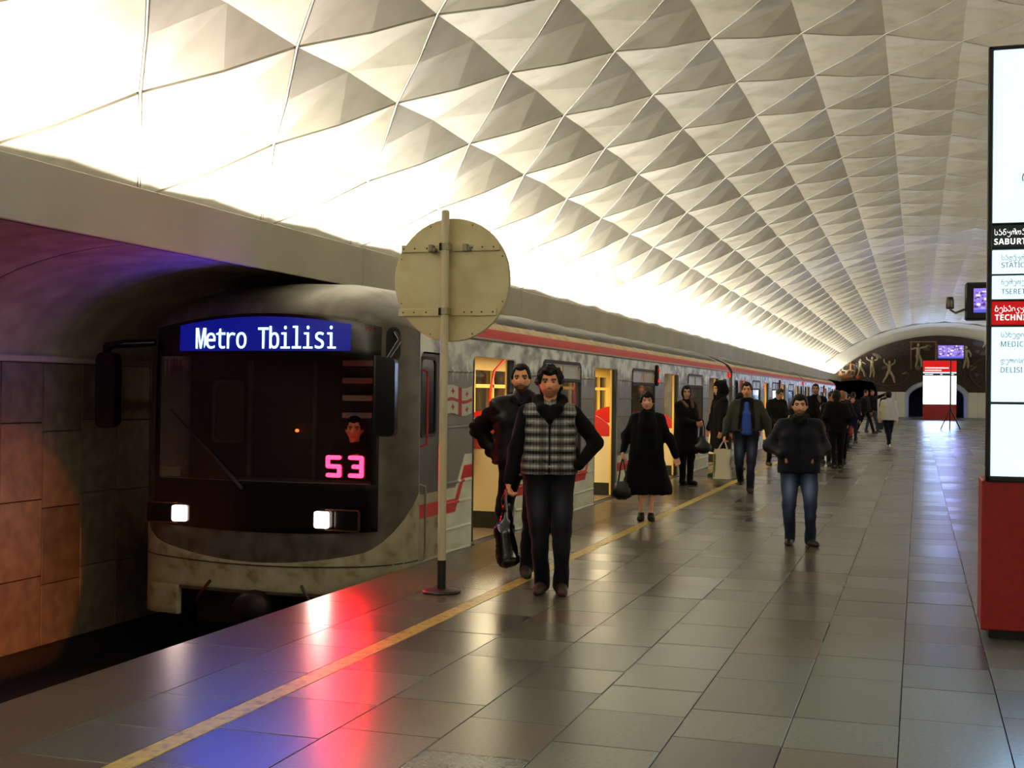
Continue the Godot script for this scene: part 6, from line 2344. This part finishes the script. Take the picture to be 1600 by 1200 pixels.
	a.extra = [["collar", Color(0.032, 0.034, 0.05), [[Vector3(-0.07, 1.49, -0.03), Vector3(0.07, 1.49, -0.03), 0.04, 0.04], [Vector3(-0.085, 1.485, -0.02), Vector3(-0.055, 1.465, 0.075), 0.034, 0.03], [Vector3(0.085, 1.485, -0.02), Vector3(0.055, 1.465, 0.075), 0.034, 0.03], [Vector3(-0.055, 1.465, 0.075), Vector3(-0.01, 1.42, 0.11), 0.03, 0.025], [Vector3(0.055, 1.465, 0.075), Vector3(0.01, 1.42, 0.11), 0.03, 0.025]], 0.02],
		["wrist_skin", Color(0.72, 0.48, 0.42), [[Vector3(-0.150, 1.045, 0.124), Vector3(-0.140, 0.985, 0.130), 0.024, 0.022]], 0.01, 0.009], ["wrist_skin", Color(0.72, 0.48, 0.42), [[Vector3(0.150, 1.045, 0.124), Vector3(0.140, 0.985, 0.130), 0.024, 0.022]], 0.01, 0.009],
		["zip", Color(0.02, 0.022, 0.03), [[Vector3(0.0, 1.41, 0.125), Vector3(0.0, 1.25, 0.152), 0.007, 0.006], [Vector3(0.0, 1.25, 0.152), Vector3(0, 0.86, 0.146), 0.006, 0.006]], 0.004, 0.008]]
	person(a)
	# 8 to 14: the knot of people in the middle distance
	person({"label": "black-haired woman seen over the shoulder of the green-jacket man", "at": Vector2(-3.42, 25.3), "h": 1.55, "yaw": 160.0, "cell": 0.026, "female": true, "foot": F.call(0.08, 0.1, 0, -0.08, -0.1, 0), "hand": H.call(Vector3(0.24, 0.86, 0.05), Vector3(-0.24, 0.86, 0.1)), "hairtop": 0.03, "hairside": 0.028, "hairsidey": -0.1, "hairback": -0.14, "haircol": Color(0.018, 0.016, 0.016), "top": Color(0.02, 0.02, 0.022), "thick": 0.02})
	person({"label": "grey-haired man in a dark olive jacket looking down at a phone", "at": Vector2(-2.88, 27.2), "h": 1.70, "yaw": 40.0, "cell": 0.024, "foot": F.call(0.10, 0.2, 0, -0.08, -0.2, 0), "hipy": 0.92, "hand": H.call(Vector3(0.10, 1.12, 0.30), Vector3(-0.2, 0.95, 0.2)), "nod": 28.0, "look": 8.0, "haircol": Color(0.20, 0.19, 0.18), "hairtop": 0.012, "top": Color(0.065, 0.068, 0.052), "thick": 0.025, "pants": Color(0.05, 0.052, 0.06)})
	person({"label": "person in a dark coat with a pale cream cap, half hidden behind the navy-jacket man", "at": Vector2(-2.50, 27.5), "h": 1.47, "yaw": -20.0, "cell": 0.026, "female": true, "foot": F.call(0.08, 0.0, 0, -0.08, 0.05, 0), "hand": H.call(Vector3(0.24, 0.86, 0.05), Vector3(-0.24, 0.86, 0.1)), "haircol": Color(0.62, 0.58, 0.44), "hairtop": 0.024, "hairside": 0.014, "hairline": 0.05, "top": Color(0.025, 0.025, 0.03), "thick": 0.02})
	a = {"label": "tall short-haired man in a dark coat and grey scarf holding papers", "at": Vector2(-2.22, 29.1), "h": 1.80, "yaw": 12.0, "cell": 0.02, "foot": F.call(0.14, 0.12, 0, -0.12, -0.05, 0), "hipy": 0.92, "hand": H.call(Vector3(0.13, 1.06, 0.28), Vector3(-0.2, 1.0, 0.2)), "curlL": 0.8, "skin": Color(0.72, 0.52, 0.40), "beard": 0.3, "haircol": Color(0.03, 0.025, 0.025), "hairtop": 0.010, "hairside": 0.007, "top": Color(0.024, 0.024, 0.027), "thick": 0.024, "hem": 0.80, "pants": Color(0.03, 0.03, 0.033), "look": -10.0, "shoes": Color(0.04, 0.04, 0.04)}
	a.extra = [["scarf", Color(0.40, 0.36, 0.33), [[Vector3(0.06, 1.47, 0.06), Vector3(0.10, 1.20, 0.135), 0.035, 0.03]], 0.02], ["inner_top", Color(0.16, 0.03, 0.04), [[Vector3(0.02, 1.3, 0.12), Vector3(0.05, 1.05, 0.115), 0.04, 0.045]], 0.02]]
	person(a)
	var pb := MB.new()
	pb.box(Vector3(0, 0.10, 0), Vector3(0.10, 0.22, 0.006), Basis(Vector3(0, 0, 1), 0.15) * Basis(Vector3(1, 0, 0), -0.3))
	var po := thing("paper_sheet", "folded white paper in the hand of the man with the grey scarf", "paper", world_hand(a, "L", Vector3(-0.02, -0.03, 0.06)))
	obj("sheet", pb, mat(Color(0.85, 0.82, 0.75), 0.7), po)
	person({"label": "person in a dark blue top raising a finger to the face, facing the black-haired woman", "at": Vector2(-1.80, 28.0), "h": 1.62, "yaw": 30.0, "cell": 0.022, "foot": F.call(0.08, 0.0, 0, -0.08, 0.05, 0), "hand": H.call(Vector3(0.10, 1.40, 0.20), Vector3(-0.22, 0.9, 0.1)), "fingL": Vector3(0.0, 1, 0.05), "palmL": Vector3(-0.3, 0, -0.9), "curlL": 0.25, "poleL": Vector3(0.6, -0.8, 0.1), "skin": Color(0.85, 0.58, 0.42), "haircol": Color(0.04, 0.03, 0.03), "top": Color(0.03, 0.035, 0.06), "thick": 0.014, "look": 8.0})
	person({"label": "woman with black hair seen from behind in a black top and slim dark trousers", "at": Vector2(-1.63, 27.0), "h": 1.63, "yaw": 190.0, "cell": 0.02, "female": true, "build": 1.12, "foot": F.call(0.04, -0.06, 0, -0.10, 0.05, 0), "hand": H.call(Vector3(0.22, 1.0, 0.12), Vector3(-0.26, 1.0, 0.08)), "poleR": Vector3(-0.3, -0.1, -0.9), "haircol": Color(0.012, 0.011, 0.012), "hairtop": 0.024, "hairside": 0.024, "hairsidey": -0.08, "hairback": -0.13, "top": Color(0.014, 0.014, 0.016), "thick": 0.022, "hem": 0.80, "pants": Color(0.028, 0.028, 0.032), "legw": 1.05, "locks": [[Vector3(0, -0.06, -0.05), Vector3(0, -0.16, -0.05), 0.075, 0.06]]})
	a = {"label": "fair-haired person in a dark green jacket just behind the black-haired woman", "at": Vector2(-1.66, 29.5), "h": 1.63, "yaw": 200.0, "cell": 0.022, "foot": F.call(0.08, 0.0, 0, -0.12, 0.18, 0), "hand": H.call(Vector3(0.24, 0.9, 0.1), Vector3(-0.24, 0.98, 0.12)), "haircol": Color(0.55, 0.38, 0.20), "hairtop": 0.02, "hairside": 0.018, "hairsidey": -0.06, "hairback": -0.11, "top": Color(0.06, 0.066, 0.055), "thick": 0.02, "pants": black, "curlR": 0.9}
	person(a)
	var rb := MB.new()
	sdf(rb, [[Vector3(0, -0.06, 0), Vector3(0, -0.2, 0), 0.05, 0.075]], 0.014, 0.02)
	var ro := thing("red_pouch", "small red pouch held low by the fair-haired person", "bag", world_hand(a, "R", Vector3(0, -0.05, 0)))
	obj("pouch", rb, mat(Color(0.55, 0.08, 0.09), 0.6), ro)
	# farther crowd
	var far := [
		["person in a brown jacket with grey hair, third from the left in the far crowd", -2.05, 37.4, 1.64, 150.0, Color(0.075, 0.055, 0.045), Color(0.03, 0.03, 0.035), Color(0.42, 0.42, 0.44), 0.1, 0.1],
		["young person in dark jacket and blue jeans, facing the viewer in the far crowd", -2.03, 42.0, 1.50, 20.0, Color(0.035, 0.032, 0.035), Color(0.07, 0.075, 0.13), Color(0.03, 0.025, 0.02), 0.1, -0.12],
		["man in a dark grey hooded top standing behind the blue-jeans walker", -2.18, 45.5, 1.66, 170.0, Color(0.07, 0.07, 0.075), Color(0.05, 0.055, 0.10), Color(0.02, 0.02, 0.02), 0.1, 0.1],
		["red-faced man in a black jacket striding across the platform in the far crowd", -2.06, 53.0, 1.82, 60.0, Color(0.028, 0.028, 0.03), Color(0.03, 0.03, 0.034), Color(0.025, 0.02, 0.02), 0.34, -0.34],
		["man in a black jacket and pale jeans with an arm raised toward the cream blazer", -1.86, 55.0, 1.80, 50.0, Color(0.026, 0.026, 0.03), Color(0.20, 0.23, 0.30), Color(0.025, 0.02, 0.02), 0.25, -0.25],
		["small distant dark-haired person right of the raised arm", -1.6, 66.0, 1.70, 0.0, Color(0.03, 0.03, 0.03), Color(0.03, 0.03, 0.03), Color(0.02, 0.02, 0.02), 0.05, 0.0],
		["short person in black beside the train's last doors, farthest left of the far crowd", -2.5, 48.0, 1.6, 140.0, Color(0.02, 0.02, 0.022), Color(0.02, 0.02, 0.022), Color(0.03, 0.025, 0.02), 0.1, -0.1],
	]
	for k in far.size():
		var q: Array = far[k]
		var o := {"label": q[0], "at": Vector2(q[1], q[2]), "h": q[3], "yaw": q[4], "cell": 0.03, "foot": F.call(0.08, q[8], 0, -0.08, q[9], 0), "hand": H.call(Vector3(0.26, 0.85, 0.1), Vector3(-0.26, 0.85, -0.05)), "top": q[5], "pants": q[6], "haircol": q[7], "thick": 0.022, "skin": Color(0.85, 0.55, 0.42)}
		if absf(q[8]) > 0.3:
			o.hipy = 0.89
		if k == 4:
			o.hand.L = Vector3(0.55, 1.55, 0.15)
			o.look = -30.0
		if k == 1:
			o.look = -10.0
		person(o)
	# the man in the cream blazer, seen from behind
	a = {"label": "man in a cream blazer and black trousers seen from behind, walking away in white shoes", "at": Vector2(-0.85, 39.3), "h": 1.68, "yaw": 188.0, "cell": 0.018, "foot": F.call(-0.03, -0.06, 0, -0.02, 0.12, 0), "hand": H.call(Vector3(0.27, 0.87, 0.06), Vector3(-0.25, 0.83, -0.04)), "haircol": Color(0.022, 0.02, 0.02), "hairtop": 0.026, "hairside": 0.022, "hairback": -0.1, "top": Color(0.70, 0.67, 0.53), "topname": "blazer", "thick": 0.014, "hem": 0.84, "pants": Color(0.015, 0.015, 0.016), "shoes": Color(0.85, 0.82, 0.60), "toeL": 0.1, "toeR": -0.3, "legw": 1.06}
	person(a)
	var bb := MB.new()
	bb.box(Vector3(0, -0.16, 0), Vector3(0.22, 0.2, 0.08), Basis.IDENTITY, 0.02)
	bb.tube([Vector3(-0.06, -0.07, 0), Vector3(-0.03, 0.0, 0), Vector3(0.03, 0.0, 0), Vector3(0.06, -0.07, 0)], 0.008, 6)
	var bo := thing("shoulder_case", "small black case held by the man in the cream blazer", "bag", world_hand(a, "L", Vector3(0, -0.06, 0)))
	obj("case", bb, mat(Color(0.02, 0.02, 0.02), 0.5), bo)
	# aboard the train
	person({"label": "train driver in a dark uniform seated behind the windscreen of the cab", "at": Vector2(-4.98, 10.58), "y": -0.12, "h": 1.70, "yaw": 20.0, "cell": 0.022, "sit": true, "hipy": 0.62, "foot": F.call(0.1, 0.25, 0.0, -0.1, 0.25, 0.0), "hand": H.call(Vector3(0.12, 0.80, 0.28), Vector3(-0.14, 0.80, 0.28)), "trousers": true, "top": Color(0.04, 0.04, 0.05), "haircol": Color(0.03, 0.025, 0.02)})
	person({"label": "passenger in a beige cap standing inside the first open train door", "at": Vector2(-4.95, 13.3), "h": 1.62, "yaw": -60.0, "cell": 0.026, "foot": F.call(0.08, 0.0, 0, -0.08, 0.05, 0), "hand": H.call(Vector3(0.24, 0.86, 0.05), Vector3(-0.24, 0.86, 0.1)), "haircol": Color(0.66, 0.52, 0.33), "hairtop": 0.02, "hairside": 0.02, "hairsidey": -0.04, "hairback": -0.1, "top": Color(0.20, 0.18, 0.15), "thick": 0.02})
	person({"label": "seated passenger in a bright orange top inside the first open train door", "at": Vector2(-6.45, 13.9), "y": -0.13, "h": 1.60, "yaw": 90.0, "cell": 0.03, "sit": true, "hipy": 0.62, "foot": F.call(0.1, 0.4, 0.05, -0.1, 0.4, 0.05), "hand": H.call(Vector3(0.12, 0.75, 0.25), Vector3(-0.12, 0.75, 0.25)), "top": Color(0.85, 0.30, 0.05), "haircol": Color(0.05, 0.03, 0.02)})
	person({"label": "dark-haired passenger in black looking down inside the second open train door", "at": Vector2(-5.35, 18.35), "h": 1.66, "yaw": -100.0, "cell": 0.026, "nod": 25.0, "foot": F.call(0.08, 0.0, 0, -0.08, 0.05, 0), "hand": H.call(Vector3(0.15, 1.05, 0.25), Vector3(-0.15, 1.05, 0.25)), "top": Color(0.02, 0.02, 0.022), "thick": 0.02})
	person({"label": "passenger in a dark olive coat with back turned inside the second open train door", "at": Vector2(-5.9, 18.9), "h": 1.64, "yaw": 110.0, "cell": 0.028, "foot": F.call(0.08, 0.0, 0, -0.08, 0.05, 0), "hand": H.call(Vector3(0.24, 0.86, 0.05), Vector3(-0.24, 0.86, 0.1)), "top": Color(0.06, 0.055, 0.04), "thick": 0.02})

# ---- what they carry
func bag_black(at: Vector3, drop: float) -> void:
	var o := thing("carrier_bag", "crumpled shiny black plastic bag hanging from the plaid-vest man's right hand", "bag", at)
	var b := MB.new()
	var df := func(p: Vector3, n: Vector3) -> Vector3: return p + n * 0.022 * cloth_noise.get_noise_3d(p.x * 2.0, p.y * 0.7, p.z * 2.0)
	sdf(b, [[Vector3(-0.01, -0.10, 0), Vector3(-0.02, -0.30, 0), 0.03, 0.062], [Vector3(-0.025, -0.30, -0.03), Vector3(0.03, -0.50, 0), 0.06, 0.066], [Vector3(-0.025, -0.30, 0.05), Vector3(0.0, -0.50, 0.06), 0.06, 0.06]], 0.009, 0.05, null, df)
	obj("bag_body", b, mat(Color(0.012, 0.012, 0.013), 0.16, 0.0, 0.7), o)
	for s in [-1, 1]:
		b = MB.new()
		b.tube([Vector3(-0.01, 0.02, 0.01 * s), Vector3(-0.03 + 0.02 * s, -0.06, 0.02 * s), Vector3(-0.02 + 0.02 * s, -0.15, 0.03 * s)], [0.010, 0.013, 0.016], 6)
		obj("strap", b, mat(Color(0.05, 0.012, 0.014), 0.2, 0.0, 0.7), o)

func bag_round(at: Vector3) -> void:
	var o := thing("handbag", "round black leather handbag on long straps held by the woman in the flared coat", "handbag", at)
	var b := MB.new()
	var df := func(p: Vector3, n: Vector3) -> Vector3: return p + n * 0.02 * cloth_noise.get_noise_3d(p.x * 2.0, p.y * 2.0, p.z * 2.0)
	sdf(b, [[Vector3(-0.035, -0.40, 0.0), Vector3(0.03, -0.40, 0), 0.095, 0.095], [Vector3(-0.03, -0.33, 0), Vector3(0.03, -0.33, 0), 0.06, 0.06]], 0.011, 0.04, null, df)
	obj("bag_body", b, mat(Color(0.02, 0.02, 0.021), 0.35), o)
	for s in [-1, 1]:
		b = MB.new()
		b.tube([Vector3(0, 0.02, 0.01 * s), Vector3(0.03 * s, -0.10, 0.02 * s), Vector3(0.055 * s, -0.28, 0.03 * s)], 0.009, 6)
		obj("strap", b, mat(Color(0.02, 0.02, 0.021), 0.4), o)

func bag_oval(at: Vector3, label: String) -> void:
	var o := thing("handbag", label, "handbag", at)
	var b := MB.new()
	sdf(b, [[Vector3(0.0, -0.26, 0), Vector3(0.02, -0.40, 0), 0.06, 0.10], [Vector3(-0.06, -0.40, 0), Vector3(0.08, -0.40, 0), 0.08, 0.08]], 0.014, 0.05)
	obj("bag_body", b, mat(Color(0.022, 0.02, 0.02), 0.4), o)
	b = MB.new()
	b.tube([Vector3(-0.04, -0.25, 0), Vector3(-0.02, -0.02, 0), Vector3(0.02, 0.02, 0), Vector3(0.04, -0.06, 0), Vector3(0.05, -0.27, 0)], 0.010, 6)
	obj("strap", b, mat(Color(0.022, 0.02, 0.02), 0.4), o)

func bag_white(at: Vector3, drop: float) -> void:
	var o := thing("carrier_bag", "upright white and green carrier bag held by the man in the blue shirt", "bag", at)
	var b := MB.new()
	var rows := []
	for j in 8:
		var t := j / 7.0
		var y := -0.14 - 0.46 * t
		var w := 0.125 + 0.012 * sin(t * 9.0) + 0.01 * t
		var dp := 0.05 + 0.03 * t
		var row := PackedVector3Array()
		for k in 16:
			var an := TAU * k / 16
			var cx := signf(cos(an)) * pow(absf(cos(an)), 0.45) * w
			var cz := signf(sin(an)) * pow(absf(sin(an)), 0.45) * dp
			row.append(Vector3(cx - 0.03 + 0.006 * sin(k * 2.3 + j), y + 0.012 * sin(k * 1.7) * (1.0 - t), cz))
		rows.append(row)
	b.grid(rows, true, true)
	var bt := []
	for s in 16:
		b.tri(Vector3(-0.03, -0.60, 0), rows[7][s], rows[7][(s + 1) % 16], Vector3(0, -1, 0))
	obj("bag_body", b, mat(Color(0.80, 0.78, 0.70), 0.55), o)
	b = MB.new()
	b.box(Vector3(-0.15, -0.40, 0.035), Vector3(0.03, 0.38, 0.07), Basis(Vector3(0, 1, 0), 0.35), 0.01)
	obj("green_gusset", b, mat(Color(0.35, 0.45, 0.18), 0.6), o)
	for s in [-1, 1]:
		b = MB.new()
		b.tube([Vector3(-0.09 - 0.01, -0.16, 0.045 * s), Vector3(-0.05, -0.06, 0.02 * s), Vector3(-0.005, 0.01, 0.01 * s), Vector3(0.02, -0.06, 0.02 * s), Vector3(0.05, -0.16, 0.045 * s)], 0.010, 6)
		obj("strap", b, mat(Color(0.82, 0.80, 0.74), 0.6), o)
